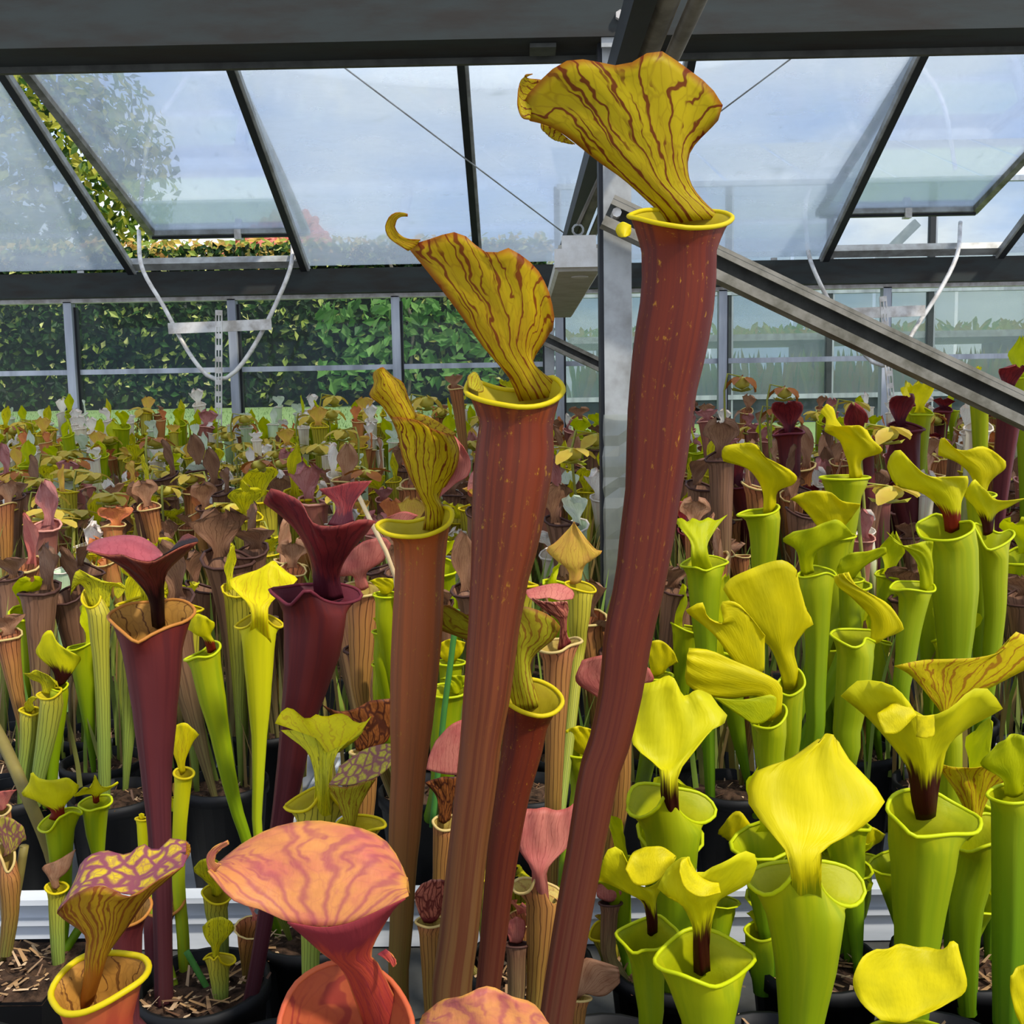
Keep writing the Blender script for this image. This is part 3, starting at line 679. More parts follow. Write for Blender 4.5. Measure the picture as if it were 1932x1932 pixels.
# ================================================================== pitcher materials
Y = lambda *a: a
HM = {
 'redveined': hood_mat('yellow_hood_red_veins', '#d3bd12', '#a8561c', '#7c2a0c', 6., 1.5, .92, (.15, .07), None, .10, '#c7ac10', .55),
 'redveined_b': hood_mat('golden_hood_red_veins', '#d2b714', '#b05a24', '#86300f', 6., 1.3, .88, (.14, .065), None, 0, '#c9a510', .55),
 'olive_veined': hood_mat('olive_hood_red_veins', '#b5ad22', '#9a5a22', '#7d3d16', 7.0, 1.5, .75, (.18, .08), None, 0, '#a8981e', .36),
 'maroon_e': hood_mat('maroon_brown_hood', '#6b2a1e', '#9a5038', '#240808', 8.0, 1.2, .55, (.2, .04), '#1d0606', .52, '#512018', .15),
 'maroon_in': hood_mat('dusky_red_hood_face', '#b0555a', '#c47a70', '#8a343c', 9.0, 2.0, .4, (.1, .05), None, 0, '#9a464c', .25),
 'maroon_f': hood_mat('deep_maroon_hood', '#762222', '#9c4a40', '#3a0d14', 6.0, 1.0, .5, (.25, .06), '#4a1620', .30, '#5c1a1e', .2),
 'pink_top': hood_mat('pink_mottled_hood', '#d88f50', '#dba040', '#9c4450', 13., 3., .68, (.40, .20), None, 0, '#c8625a', .3, .35, soft=.0, radial=.6),
 'pink_under': hood_mat('red_hood_underside', '#b4452f', '#d08040', '#8f2f32', 5.0, 1.0, .6, (.2, .1), '#8c2f34', .25, '#a83a32', .25),
 'yel_purple': hood_mat('yellow_hood_purple_net', '#d8bd2a', '#8c3c50', '#8a4258', 8., 3.6, .95, (.26, .14), None, 0, '#c9a32c', .32, net=True),
 'yel_brown': hood_mat('yellow_brown_veined_hood', '#c69a1e', '#8c3c3a', '#8a4418', 7.0, 1.2, .85, (.26, .12), '#b06a1c', .35, '#b5881c', .34),
 'flava': hood_mat('plain_yellow_hood', '#e0d006', None, None, second='#cabd08', trans=.40, mottle=.05),
 'flava_g': hood_mat('yellow_green_hood', '#c2c404', None, None, second='#a8b004', trans=.42, mottle=.05),
 'flava_back': hood_mat('yellow_hood_green_neck', '#e0d006', None, None, second='#cabd08', neck='#9aa004', neckv=.28, trans=.40, mottle=.05),
 'flava_dark': hood_mat('yellow_hood_dark_neck', '#dcd208', None, None, second='#c6c00c', neck='#3c0f08', neckv=.42, trans=.34, mottle=.05),
 'flava_red': hood_mat('yellow_hood_red_neck', '#d9d00a', None, None, second='#c8be0c', neck='#7c2410', neckv=.30, trans=.36, mottle=.05),
 'flava_vein': hood_mat('yellow_hood_fine_red_veins', '#dbc50e', None, '#9c4416', 7.0, 1.2, .7, (.26, .05), '#a8441a', .16, '#cdb80e', .38),
 'flava_yel': hood_mat('bright_yellow_hood', '#eadc08', None, '#b0601a', 6.0, 1.0, .35, (.22, .02), None, 0, '#dccd0a', .4),
 'green_vein': hood_mat('yellow_green_veined_hood', '#dccf14', None, '#5a4a12', 7.0, 2.0, .75, (.10, .05), None, 0, '#b8b41c', .36),
 'net_purple': hood_mat('yellow_hood_mauve_net', '#c8bc3a', '#8c7a30', '#8a4a54', 8.0, 3.4, .9, (.22, .10), None, 0, '#b8a43a', .3, net=True),
 'net_brown': hood_mat('brown_hood_dark_net', '#9a5a26', '#5e2c18', '#3a150c', 8.0, 3.4, .9, (.16, .08), None, 0, '#84481e', .25, net=True),
 'pink': hood_mat('salmon_pink_hood', '#cf7f6c', '#b8564a', '#9a4640', 9.0, 2.5, .55, (.12, .05), None, 0, '#c0665c', .3),
 'pink_vein': hood_mat('pink_hood_dark_veins', '#c8745a', '#c88a72', '#5e1c1a', 7.0, 3.2, .9, (.18, .08), '#8c3a3a', .12, '#b86a50', .28, net=True),
 'peach': hood_mat('peach_hood', '#e2bc48', '#c07838', '#b06a38', 10.0, 2.2, .55, (.1, .05), None, 0, '#dca850', .32),
 'dried': hood_mat('dried_brown_hood', '#b08462', '#7a4c34', '#7a4a30', 9.0, 2.2, .6, (.12, .05), None, 0, '#96684a', .2),
 'brown': hood_mat('brown_purple_hood', '#8a6448', '#543626', '#4a2c1c', 10.0, 1.6, .65, (.12, .05), None, 0, '#75503a', .2),
 'white': hood_mat('white_hood_pink_veins', '#f6f0e2', '#e2c0a8', '#c07f72', 9.0, 3.0, .5, (.10, .05), None, 0, '#ece6d4', .35),
 'whitegreen': hood_mat('white_green_hood', '#dfe6cf', None, '#9fb98a', 9.0, 3.0, .5, (.1, .05), None, 0, '#cbd8b4', .35),
 'mauve': hood_mat('mauve_hood', '#bd8078', '#9c5048', '#8a3e3e', 8.0, 2., .5, (.12, .05), None, 0, '#a8645c', .25),
 'orange': hood_mat('orange_hood', '#dd8a4a', '#c0603a', '#b0503a', 8.0, 2., .5, (.12, .05), None, 0, '#cf7448', .3),
}
TM = {
 'red': tube_mat('red_brown_tube', [(0, '#853a0e'), (.10, '#67240f'), (.45, '#5f2715'), (.75, '#5b3120'), (1, '#563a26')], '#4c1a12', .72, 22., '#c08a1e'),
 'red_b': tube_mat('red_ochre_tube', [(0, '#874210'), (.12, '#702c14'), (.4, '#70371a'), (.7, '#664524'), (1, '#574622')], '#502214', .72, 20., '#b8861c'),
 'red_olive': tube_mat('orange_brown_tube', [(0, '#a04a16'), (.25, '#8a461e'), (.45, '#7a4420'), (.7, '#5c4a1c'), (1, '#565020')], '#57331a', .5, 22., '#a8881c'),
 'maroon': tube_mat('maroon_tube', [(0, '#642016'), (.2, '#5c2322'), (.6, '#54262a'), (1, '#402426')], '#42181c', .5, 18.),
 'maroon_f': tube_mat('dark_maroon_tube', [(0, '#380d0b'), (.12, '#5a1a14'), (.4, '#581f1e'), (.7, '#4e2028'), (1, '#361c20')], '#3e1418', .55, 18.),
 'orange_red': tube_mat('orange_red_tube', [(0, '#c8703a'), (.3, '#b04a30'), (1, '#8c3a2c')], '#8c3028', .4, 16.),
 'flava': tube_mat('yellow_green_tube', [(0, '#acaa06'), (.25, '#98a004'), (.6, '#789004'), (1, '#4f7408')], '#748c04', .45, 14., trans=.2),
 'flava_y': tube_mat('yellow_tube', [(0, '#d9cd0c'), (.3, '#cfc80c'), (.65, '#a9b81a'), (1, '#86a024')], '#bdb810', .4, 14., trans=.22),
 'green': tube_mat('green_tube', [(0, '#a8aa06'), (.3, '#8a9a06'), (.7, '#62860a'), (1, '#426c10')], '#6f8e08', .4, 14., trans=.2),
 'green_line': tube_mat('green_tube_dark_lines', [(0, '#b5a22a'), (.3, '#a39a2c'), (.7, '#80903a'), (1, '#6c7c34')], None, 0, 14., None, ('#3e3a14', 16., .75)),
 'brown_line': tube_mat('brown_tube_dark_lines', [(0, '#b06a48'), (.25, '#a5703a'), (.6, '#8c6a2e'), (1, '#6a6a30')], '#7c4a28', .4, 20., None, ('#3c1c12', 15., .8)),
 'brown': tube_mat('brown_tube', [(0, '#84604a'), (.3, '#7e5a40'), (.7, '#7e6c42'), (1, '#6a6a3a')], '#523626', .6, 26., None, ('#3a2820', 12., .45)),
 'white': tube_mat('white_topped_tube', [(0, '#ece4d6'), (.22, '#dcd6b4'), (.42, '#a5b45a'), (1, '#6a9038')], '#c89a88', .35, 24., trans=.2),
 'whitegreen': tube_mat('white_green_tube', [(0, '#dbe6cf'), (.3, '#b5cc8c'), (1, '#6f9a48')], '#9fbf7c', .4, 24., trans=.2),
 'mauve': tube_mat('mauve_tube', [(0, '#9c5a50'), (.3, '#94644a'), (.6, '#8c8a40'), (1, '#6f9038')], '#6c3440', .4, 22.),
 'orange': tube_mat('orange_tube', [(0, '#c87a4a'), (.3, '#a8783a'), (.7, '#8a9038'), (1, '#6f9038')], '#8a5030', .4, 22.),
}
LM = {k: flat_leaf('lip_' + k, a, b) for k, (a, b) in {
 'yellow': ('#dcc80c', '#c9b010'), 'orange': ('#c98a3a', '#b06a2c'), 'maroon': ('#7a2e38', '#5e2028'), 'green': ('#c9d008', '#b5bf06'), 'pale': ('#d8c478', '#c8a468'), 'pinkpale': ('#e0a890', '#cf8a78'),
 'redorange': ('#d0703c', '#c05038'), 'brown': ('#5e4036', '#432a22'), 'white': ('#ece4d4', '#d8c8b4')}.items()}
TH = {
 'yellow': hood_mat('yellow_throat', '#c5b21e', second='#b09a1c', trans=.3), 'tan': hood_mat('tan_throat', '#c08a3a', None, '#4a1c10', 9., 1.2, .75, (.10, .04), None, 0, '#b07a30', .3),
 'dark': hood_mat('dark_throat', '#5c1c24', second='#431018', trans=.1), 'green': hood_mat('green_throat', '#b5b408', second='#9aa306', trans=.32),
 'redvein': hood_mat('red_throat', '#c0603a', None, '#94352e', 7., 1.4, .8, (.18, .12), None, 0, '#b5502f', .3), 'pale': hood_mat('pale_throat', '#cfb45a', None, '#8c4a2c', 9., 1.4, .5, (.1, .05), None, 0, '#b89c4a', .3),
 'brown': hood_mat('brown_throat', '#4a3028', second='#2c1a16', trans=.05)}
PAL = {  # tube, lip, throat, hood
 'red': ('red', 'yellow', 'yellow', 'redveined'), 'red_b': ('red_b', 'yellow', 'yellow', 'redveined_b'), 'red_c': ('red_olive', 'yellow', 'yellow', 'redveined'), 'red_d': ('red', 'yellow', 'yellow', 'olive_veined'),
 'maroon': ('maroon', 'orange', 'tan', 'maroon_e'), 'maroon_f': ('maroon_f', 'maroon', 'dark', 'maroon_f'), 'pink_g': ('orange_red', 'redorange', 'redvein', 'pink_top'), 'red_i': ('orange_red', 'yellow', 'tan', 'yel_brown'),
 'flava': ('flava', 'green', 'green', 'flava'), 'flava_g': ('green', 'green', 'green', 'flava_g'), 'flava_dark': ('flava', 'green', 'green', 'flava_dark'), 'flava_red': ('flava', 'green', 'green', 'flava_red'), 'flava_vein': ('flava', 'green', 'green', 'flava_vein'),
 'yellow': ('flava_y', 'yellow', 'yellow', 'flava_yel'), 'vein': ('green_line', 'yellow', 'yellow', 'green_vein'), 'pinkvein': ('brown_line', 'pale', 'pale', 'pink_vein'), 'pink': ('brown_line', 'pale', 'pale', 'pink'),
 'peach': ('green_line', 'yellow', 'yellow', 'peach'), 'dried': ('brown_line', 'pale', 'pale', 'dried'), 'brown': ('brown', 'brown', 'brown', 'brown'), 'white': ('white', 'white', 'pale', 'white'), 'whitegreen': ('whitegreen', 'white', 'green', 'whitegreen'),
 'mauve': ('mauve', 'pinkpale', 'pale', 'mauve'), 'orange': ('orange', 'pale', 'pale', 'orange'), 'maroon_bg': ('maroon', 'maroon', 'dark', 'maroon_f')}
NS = 36
def pts2(s): return [tuple(float(q) for q in w.split(',')) for w in s.split()]
def hero(d, tube, rim, hoods, pal, label, lr=4.0, wing=(1.25, .16), lean=0.0, name='pitcher_plant', cat='pitcher plant', group=None, ns=NS):
    tm, lm, thm, hm = PAL[pal]; tm, lm, thm, hm0 = TM[tm], LM[lm], TH[thm], HM[hm]
    T = pts2(tube)
    yt, yb = T[0][1], T[-1][1]
    dd = lambda y: d + lean * (y - yt) / 1000.0
    sp_ = [P(x, y, dd(y)) for x, y, w in T]; rad = [S(w, dd(y)) / 2 for x, y, w in T]
    if sp_[-1].z > SOIL + .02:
        a, b = sp_[-2] if len(sp_) > 1 else sp_[-1] + Vector((0, 0, .1)), sp_[-1]
        g = (b - a); h = b.z - (SOIL - .012)
        sl = Vector((g.x, g.y, 0)) / max(abs(g.z), .02); 
        if sl.length > .35: sl *= .35 / sl.length
        r_end = max(rad[-1] * .55, .0045)
        tgt = b + sl * h * .8
        q = min(POTS, key=lambda c: (c[0] - tgt.x) ** 2 + (c[1] - tgt.y) ** 2); qv = Vector((tgt.x - q[0], tgt.y - q[1], 0))
        if qv.length > .045: qv *= .045 / qv.length
        tgt = Vector((q[0] + qv.x, q[1] + qv.y, SOIL - .012))
        for f in (.5, 1.0):
            sp_.append(b.lerp(tgt, f) if f == 1 else Vector(((b.x * .55 + tgt.x * .45), (b.y * .55 + tgt.y * .45), b.z - h * .5))); rad.append(rad[-1] + (r_end - rad[-1]) * (.6 if f < 1 else 1.0))
    if sp_[-1].z < SOIL - .02:
        for i_, q_ in enumerate(sp_):
            if q_.z < SOIL - .012:
                f_ = (sp_[i_-1].z - (SOIL - .012)) / max(sp_[i_-1].z - q_.z, 1e-6) if i_ else 0
                if i_: sp_[i_] = sp_[i_-1].lerp(q_, f_); rad[i_] = rad[i_-1] + (rad[i_] - rad[i_-1]) * f_
                sp_ = sp_[:i_+1]; rad = rad[:i_+1]; break
    base = sp_[-1].copy()
    root = empty(name, (base.x, base.y, SOIL)); tag(root, label, cat, group)
    # dense spine with radii
    comb = [(p.x, p.y, p.z) for p in sp_]
    L = sum((sp_[i+1] - sp_[i]).length for i in range(len(sp_) - 1))
    n = max(8, min(46, int(L / .018)))
    dense = catmull(comb, n)
    # radius interpolation by nearest fraction of cumulative length
    cum = [0]
    for i in range(len(sp_) - 1): cum.append(cum[-1] + (sp_[i+1] - sp_[i]).length)
    def rad_at(t):
        for i in range(len(cum) - 1):
            if t <= cum[i+1] + 1e-9:
                f = (t - cum[i]) / max(cum[i+1] - cum[i], 1e-9); f = f * f * (3 - 2 * f) * .5 + f * .5
                return rad[i] + (rad[i+1] - rad[i]) * f
        return rad[-1]
    rings = []
    for i, p in enumerate(dense):
        t = (dense[min(i+1, n-1)] - dense[max(i-1, 0)]).normalized()
        R = (RIGHT - t * RIGHT.dot(t)).normalized(); Fc = R.cross(t).normalized()
        if Fc.dot(FWD) > 0: Fc = -Fc
        r = rad_at(L * i / (n - 1)); f = i / (n - 1); ring = []
        for k in range(ns):
            th = 2 * math.pi * k / ns; rr = r
            if wing:
                dth = (th - wing[0] + math.pi) % (2 * math.pi) - math.pi
                rr = r * (1 + wing[1] * min(1, f * 4) * math.exp(-(dth / .16) ** 2))
            ring.append(p - R * math.cos(th) * rr + Fc * math.sin(th) * rr * .92)
        rings.append(ring)
    if isinstance(rim, tuple):
        cx, cy, rx, ry = rim[:4]; dip = rim[4] if len(rim) > 4 else 0
        RP = [(cx - rx * math.cos(a), cy + ry * math.sin(a) + dip * max(0, math.sin(a)) ** 6) for a in [2 * math.pi * k / 16 for k in range(16)]]
    else: RP = pts2(rim)
    xs_ = [p[0] for p in RP]; hw = S((max(xs_) - min(xs_)) / 2, d); N = len(RP)
    r3 = []
    for i, (x, y) in enumerate(RP):
        a = 2 * math.pi * i / N
        r3.append(P(x, y, d - hw * .85 * math.sin(a)))
    rimw = catmull(r3, ns, True)
    cen = sum(rimw, Vector()) / ns
    def blend(s_, inset=1.0):
        out = []
        for k in range(ns):
            a, b = rimw[k], rings[0][k]
            lat = s_ ** .72
            p = Vector((a.x + (b.x - a.x) * lat, a.y + (b.y - a.y) * lat, a.z + (b.z - a.z) * s_))
            if inset != 1.0:
                c = cen.lerp(dense[0], s_); p = Vector((c.x + (p.x - c.x) * inset, c.y + (p.y - c.y) * inset, p.z))
            out.append(p)
        return out
    def grid(name_, rows, mat, closed=True, vs=None, parent=root):
        V = [p for r in rows for p in r]; nr = len(rows); nc = len(rows[0]); Fc = []
        for i in range(nr - 1):
            for k in range(nc if closed else nc - 1):
                a = i * nc + k; b = i * nc + (k + 1) % nc; Fc.append((a, b, b + nc, a + nc))
        uv = []
        for i in range(nr):
            for k in range(nc):
                u = k / nc if closed else k / (nc - 1)
                if closed: u = abs(2 * u - 1) if False else u
                uv.append((u, vs[i] if vs else i / (nr - 1)))
        return mesh_obj(name_, V, Fc, mat, parent, uv)
    top = [blend(0), blend(.12), blend(.35), blend(.68)]
    allr = top + rings; nv = len(allr)
    grid('tube', allr, tm, True, [i / (nv - 1) for i in range(nv)])
    inn = [blend(0, .985), blend(.12, .965), blend(.35, .95), blend(.68, .94)]
    for i in range(0, min(len(rings), max(4, len(rings) // 3))):
        c = dense[i]; inn.append([c + (p - c) * .93 for p in rings[i]])
    grid('throat', inn, thm, True, [1 - i / (len(inn) - 1) for i in range(len(inn))])
    MB().tube([p + Vector((0, 0, .0)) for p in rimw], S(lr, d), 8, True).build('lip', lm, root, True)
    for hi, hd_ in enumerate(hoods):
        rows_s, d0, d1, bulge = hd_[:4]; hk_ = hd_[4] if len(hd_) > 4 else None
        hmat = HM.get(hk_) or LM.get(hk_) or hm0
        rows = [pts2(r) for r in rows_s.split('/')]; nr = len(rows); W3 = []
        nc, nn = (18, 16) if len(rows_s) > 60 else (10, 10)
        for i, r in enumerate(rows):
            v = i / max(nr - 1, 1); q = catmull([Vector((a[0], a[1], 0)) for a in r], nc); row = []
            for j, p in enumerate(q):
                u = j / (nc - 1)
                dep = (d0[i] if isinstance(d0, tuple) else d0 + (d1 - d0) * v) + bulge * 4 * u * (1 - u) * (.35 + .65 * v)
                row.append(P(p.x, p.y, d + dep * hw))
            W3.append(row)
        colsamp = [catmull([W3[i][j] for i in range(nr)], nn) for j in range(nc)]
        amp = hw * (.035 if hi == 0 else .006)
        final = []
        for i in range(nn):
            v = i / (nn - 1); row = []
            for j in range(nc):
                u = j / (nc - 1); e = max(v ** 3, abs(2 * u - 1) ** 3 * min(1, v * 2))
                row.append(colsamp[j][i] + FWD * (amp * 2.2 * e * math.sin(u * 19 + v * 11 + hi + d * 37) + amp * .8 * math.sin(u * 8 + v * 5 + d * 20)))
            final.append(row)
        o = grid('hood' if hi == 0 else 'hood_flap', final, hmat, False)
        so = o.modifiers.new('thickness', 'SOLIDIFY'); so.thickness = max(.0006, hw * .02); so.offset = 0
    return root
# ================================================================== the pitchers one can tell apart
# A: tallest
hero(.72, '1281,475,137 1281,510,136 1279,560,136 1266,643,137 1249,746,124 1240,850,117 1233,920,105 1222,1000,103 1207,1100,96 1185,1200,93 1172,1300,84 1150,1400,80 1130,1460,79 1105,1600,73 1078,1750,72 1048,1932,67',
 '1186,408 1204,412 1235,420 1270,426 1305,430 1345,428 1372,421 1382,410 1365,401 1330,398 1285,396 1240,396 1210,398',
 [('1258,424 1290,420 1330,414 1374,412/1240,396 1275,388 1312,385 1345,398/1206,366 1245,350 1285,352 1310,362/1158,326 1215,300 1270,300 1299,325/1095,277 1150,250 1220,235 1280,245 1303,285/1040,243 1085,205 1150,180 1230,175 1300,200 1338,246/1000,228 985,190 1035,138 1080,113 1125,114 1180,124 1228,101 1262,104 1325,148 1365,205 1355,226', .7, .7, -.5),
  ('1000,226 1006,190 1020,150/985,222 988,185 1000,148/977,200 979,170 990,142/978,175 984,150 1005,139', .6, .5, .1),
  ('1020,232 1050,245 1085,272/1022,244 1045,262 1080,272/1040,258 1055,266 1072,270', .8, .8, 0), ('1166,424 1176,419 1190,425/1162,435 1176,436 1190,437/1168,446 1178,448 1188,444', -.75, -.7, -.2, 'yellow')],
 'red', 'tallest pitcher, red-brown tube and yellow hood with red veins reaching the roof', 4.5, (.75, .22))
# B
hero(.75, '974,800,138 972,845,147 966,900,147 955,1000,133 949,1050,122 941,1100,108 930,1200,97 920,1300,92 907,1400,80 901,1460,80 883,1600,76 867,1750,78 852,1900,80',
 '879,738 890,748 915,757 945,763 980,768 1015,766 1045,756 1063,738 1055,720 1035,712 1000,735 950,735 905,722 888,716',
 [('980,757 1010,754 1040,748 1061,738/962,715 985,712 1010,712 1038,716/935,682 962,668 990,672 1010,690/912,655 945,636 985,635 1007,676/868,592 915,560 975,565 1015,610 1025,650/825,537 870,500 930,500 1000,540 1040,622/765,460 815,450 868,440 915,475 950,476 962,471 1010,502 1035,550 1046,600 1042,622', .55, .6, -.5),
  ('770,474 782,466 794,452/737,452 750,450 764,449/727,432 737,430 746,432/731,415 739,416 747,420/741,404 746,408 751,412/755,400 757,404 758,408/769,404 769,406 769,408', .55, .3, 0),
  ('884,730 892,735 905,740/882,712 895,715 912,738/892,702 900,705 910,725', -.2, .3, 0, 'olive_veined')],
 'red_b', 'second tallest pitcher, ochre-red tube, hood with a curled tip', 5, (2.3, .12))
# C
hero(.80, '793,1022,102 792,1080,93 788,1170,97 783,1250,94 777,1350,85 771,1450,68 764,1560,64 760,1650,52 757,1750,46 752,1850,40',
 '711,992 722,1003 740,1010 770,1013 805,1010 838,996 852,980 851,962 835,958 810,975 775,985 745,984 725,983',
 [('798,1000 815,1000 845,985/803,963 818,958 840,964/795,942 812,935 827,938/776,905 806,900 838,921/759,862 800,855 860,885/750,820 800,815 866,850/737,787 760,788 790,795 819,811 856,821', .6, .1, -.6),
  ('748,805 768,800 787,787/720,765 745,758 772,753/697,747 725,733 760,722/706,724 720,714 744,712/703,706 715,698 729,699/712,697 722,693 727,697', .1, .2, -.4, 'redveined_b'),
  ('828,940 848,922 860,910/845,890 866,895 884,896/848,850 870,860 887,868/850,818 860,825 874,843', .3, .6, .2, 'pink'), ('770,790 791,794 819,811 856,821/784,782 800,783 825,795 861,819', .1, .4, 0, 'redveined_b')],
 'red_c', 'third tall pitcher, brown-olive tube, narrow twisted yellow hood left of the second', 4.5, (2.6, .12))
# D
hero(.83, '992,1368,84 982,1430,78 970,1480,68 950,1600,62 938,1700,56 928,1800,52 917,1900,48',
 '930,1318 955,1326 981,1341 1005,1349 1025,1351 1047,1344 1061,1327 1056,1310 1036,1293 1005,1282 970,1286 942,1300',
 [('962,1338 985,1342 1020,1332/955,1278 980,1282 1003,1276/940,1232 975,1225 1005,1241/890,1212 955,1190 1045,1206/812,1182 808,1160 840,1140 885,1160 940,1148 985,1143 1035,1160 1057,1182', .65, .2, -.5)],
 'red_d', 'red pitcher with a yellow rim half hidden behind the second tallest one', 4.5, (2.2, .1))
# E
hero(.98, '288,1226,112 290,1260,103 293,1358,80 295,1450,60 300,1550,46 305,1650,39 308,1800,36 310,1932,38',
 '204,1163 215,1178 232,1193 250,1208 262,1212 285,1198 320,1182 350,1172 368,1155 356,1138 330,1131 295,1135 250,1138 222,1148',
 [('287,1182 298,1186 311,1180/281,1138 296,1134 309,1120/264,1103 290,1096 313,1098/228,1068 276,1076 324,1069/163,1037 185,1044 207,1048 230,1047 255,1056 284,1061 312,1050 345,1030 374,1022', .6, -.5, -.35),
  ('163,1037 185,1043 207,1047 230,1046 255,1055 284,1059 307,1047/164,1034 195,1024 235,1022 270,1030 307,1046/166,1030 180,1020 197,1015 232,1010 266,1013 290,1028 306,1044', -.5, .9, 0, 'maroon_in'),
  ('306,1048 345,1030 374,1022/318,1042 340,1022 372,1016/330,1030 345,1012 356,1007', -.5, .5, 0, 'maroon_e')],
 'maroon', 'maroon pitcher with a flared orange mouth and dusky red frilled hood', 3.2, (1.45, .28))
# F
hero(.97, '594,1156,120 590,1219,110 575,1300,84 560,1370,63 550,1440,55 532,1550,43 503,1719,32 484,1830,31 463,1932,29',
 '509,1113 527,1130 546,1142 560,1130 577,1113 592,1120 607,1131 630,1138 655,1138 681,1128 674,1112 641,1102 610,1102 570,1103 535,1108',
 [('594,1132 620,1134 648,1128/586,1068 612,1072 641,1083/563,1005 606,1035 660,1045/497,948 512,922 535,930 570,950 592,988 640,992 680,980 708,983', .55, -.3, -.5),
  ('618,990 645,993 668,983/634,955 648,957 667,953/601,923 630,918 660,910 702,907', -.1, .4, 0)],
 'maroon_f', 'dark maroon pitcher with a wavy rim and wide split hood', 3.4, (1.0, .26))
# G, H, I : nearest pitchers, cut by the lower edge
hero(.55, '655,2120,215 656,2250,180 660,2450,120 665,2700,80',
 '525,1945 545,2020 595,2078 655,2095 715,2072 765,2010 779,1940 762,1885 723,1838 665,1815 605,1824 552,1865',
 [('393,1642 440,1698 491,1717 542,1740 607,1748 659,1740 711,1719 771,1690/405,1634 470,1655 540,1665 610,1668 680,1668 768,1675/410,1630 465,1615 540,1605 610,1600 690,1610 768,1660/412,1628 465,1587 516,1559 581,1552 633,1552 685,1564 736,1598 767,1647 773,1685', -.5, .5, .15),
  ('542,1740 607,1750 659,1742 711,1720 765,1695/572,1765 620,1782 680,1775 738,1722/605,1795 650,1808 700,1795/645,1830 680,1838 715,1820/668,1880 705,1885 740,1870/690,1945 725,1955 770,1930', -.5, .8, -.2, 'pink_under'),
  ('398,1655 405,1645 418,1630/389,1622 397,1624 405,1626/399,1602 404,1606 409,1610/415,1592 418,1596 420,1600/430,1586 431,1589 432,1592', -.4, -.5, 0, 'pink_top'),
  ('712,1800 720,1795 728,1790/730,1812 738,1808 744,1806/742,1824 746,1822 748,1818', .1, 0, 0, 'pink_under')],
 'pink_g', 'nearest pitcher, big salmon and yellow mottled hood above a red mouth', 6, (1.4, .1))
hero(.52, '915,2110,190 918,2250,160 925,2500,110', '800,2040 830,2090 915,2110 1000,2090 1040,2040 1000,2010 915,2000 835,2010',
 [('800,2020 915,2045 1045,2020/790,1950 915,1955 1048,1955/798,1912 850,1882 924,1865 1007,1898 1042,1935', -.3, .5, -.5)],
 'pink_g', 'top of a pink mottled hood at the bottom edge below the tall stems', 6, None)
hero(.72, '188,1930,128 196,2000,112 205,2150,86 215,2300,64',
 '96,1872 104,1897 122,1912 155,1911 194,1895 233,1872 268,1848 281,1826 272,1808 246,1801 207,1798 158,1805 118,1835',
 [('146,1896 160,1900 176,1890/160,1842 178,1850 195,1832/160,1797 185,1812 208,1794/157,1760 195,1762 238,1752/112,1723 180,1712 282,1691/108,1719 140,1688 181,1672 220,1683 258,1687 300,1660 345,1635', .5, -.4, -.5),
  ('108,1719 140,1688 181,1672 220,1683 258,1687 300,1660 346,1634/124,1692 165,1652 210,1648 255,1648 300,1632 354,1612/145,1662 150,1634 171,1613 202,1605 228,1612 248,1608 269,1592 287,1603 305,1600 321,1582 352,1588', -.4, .6, 0, 'yel_purple'),
  ('345,1634 350,1615 352,1588/358,1612 360,1603 358,1594', .1, .1, 0, 'yel_brown')],
 'red_i', 'pitcher with an open yellow mouth in the bottom left and purple-netted hood', 6.5, (1.4, .1))
hero(.86, '240,1762,58 242,1850,50 246,1932,42', '210,1735 220,1745 240,1748 268,1735 285,1712 283,1695 270,1692 245,1715 220,1722',
 [('228,1745 240,1745 250,1735/232,1722 242,1720 252,1718/222,1706 240,1700 262,1700', .5, .3, 0)], 'maroon', 'short dark red pitcher right behind the open yellow mouth', 3, None)
hero(1.04, '297,1745,52 298,1850,46 300,1932,42', '270,1716 285,1727 305,1730 328,1724 346,1706 346,1688 330,1681 302,1690 278,1698',
 [('318,1716 326,1714 334,1706/312,1694 322,1690 334,1690/300,1676 320,1668 345,1672', .6, .4, 0, 'maroon_in')], 'maroon', 'short maroon pitcher with a pale pink rim behind the tall maroon stem', 3, None)
# yellow and green ones on the left
hero(1.14, '488,1196,66 488,1240,57 489,1320,44 489,1400,28 487,1480,22 486,1570,18',
 '443,1182 455,1186 470,1180 480,1166 490,1160 502,1168 515,1180 528,1184 534,1179 525,1170 505,1160 480,1158 460,1168',
 [('466,1212 488,1216 512,1212/474,1170 489,1160 505,1166/466,1138 489,1142 512,1136/432,1099 462,1122 488,1127 520,1120 560,1096/452,1086 470,1082 514,1075 530,1080 548,1084/486,1078 500,1072 514,1058 528,1068 540,1078', (-.3, -.88, -.6, -.2, .2, .4), 0, -.2)],
 'yellow', 'bright yellow pitcher seen from behind, left of the dark maroon one', 2.4, (1.57, .1))
hero(1.12, '389,1258,57 399,1310,52 414,1380,38 430,1460,31 447,1530,24 462,1575,22',
 '348,1245 356,1246 372,1240 390,1240 404,1235 415,1223 413,1213 400,1211 385,1226 365,1236',
 [('392,1232 399,1232 408,1225/388,1216 396,1212 404,1210/379,1200 388,1203 398,1198/347,1181 375,1196 404,1184/357,1164 376,1158 404,1174', .5, -.1, -.4)],
 'flava_red', 'leaning green pitcher with a small yellow hood and red neck', 2.6, (2.2, .12))
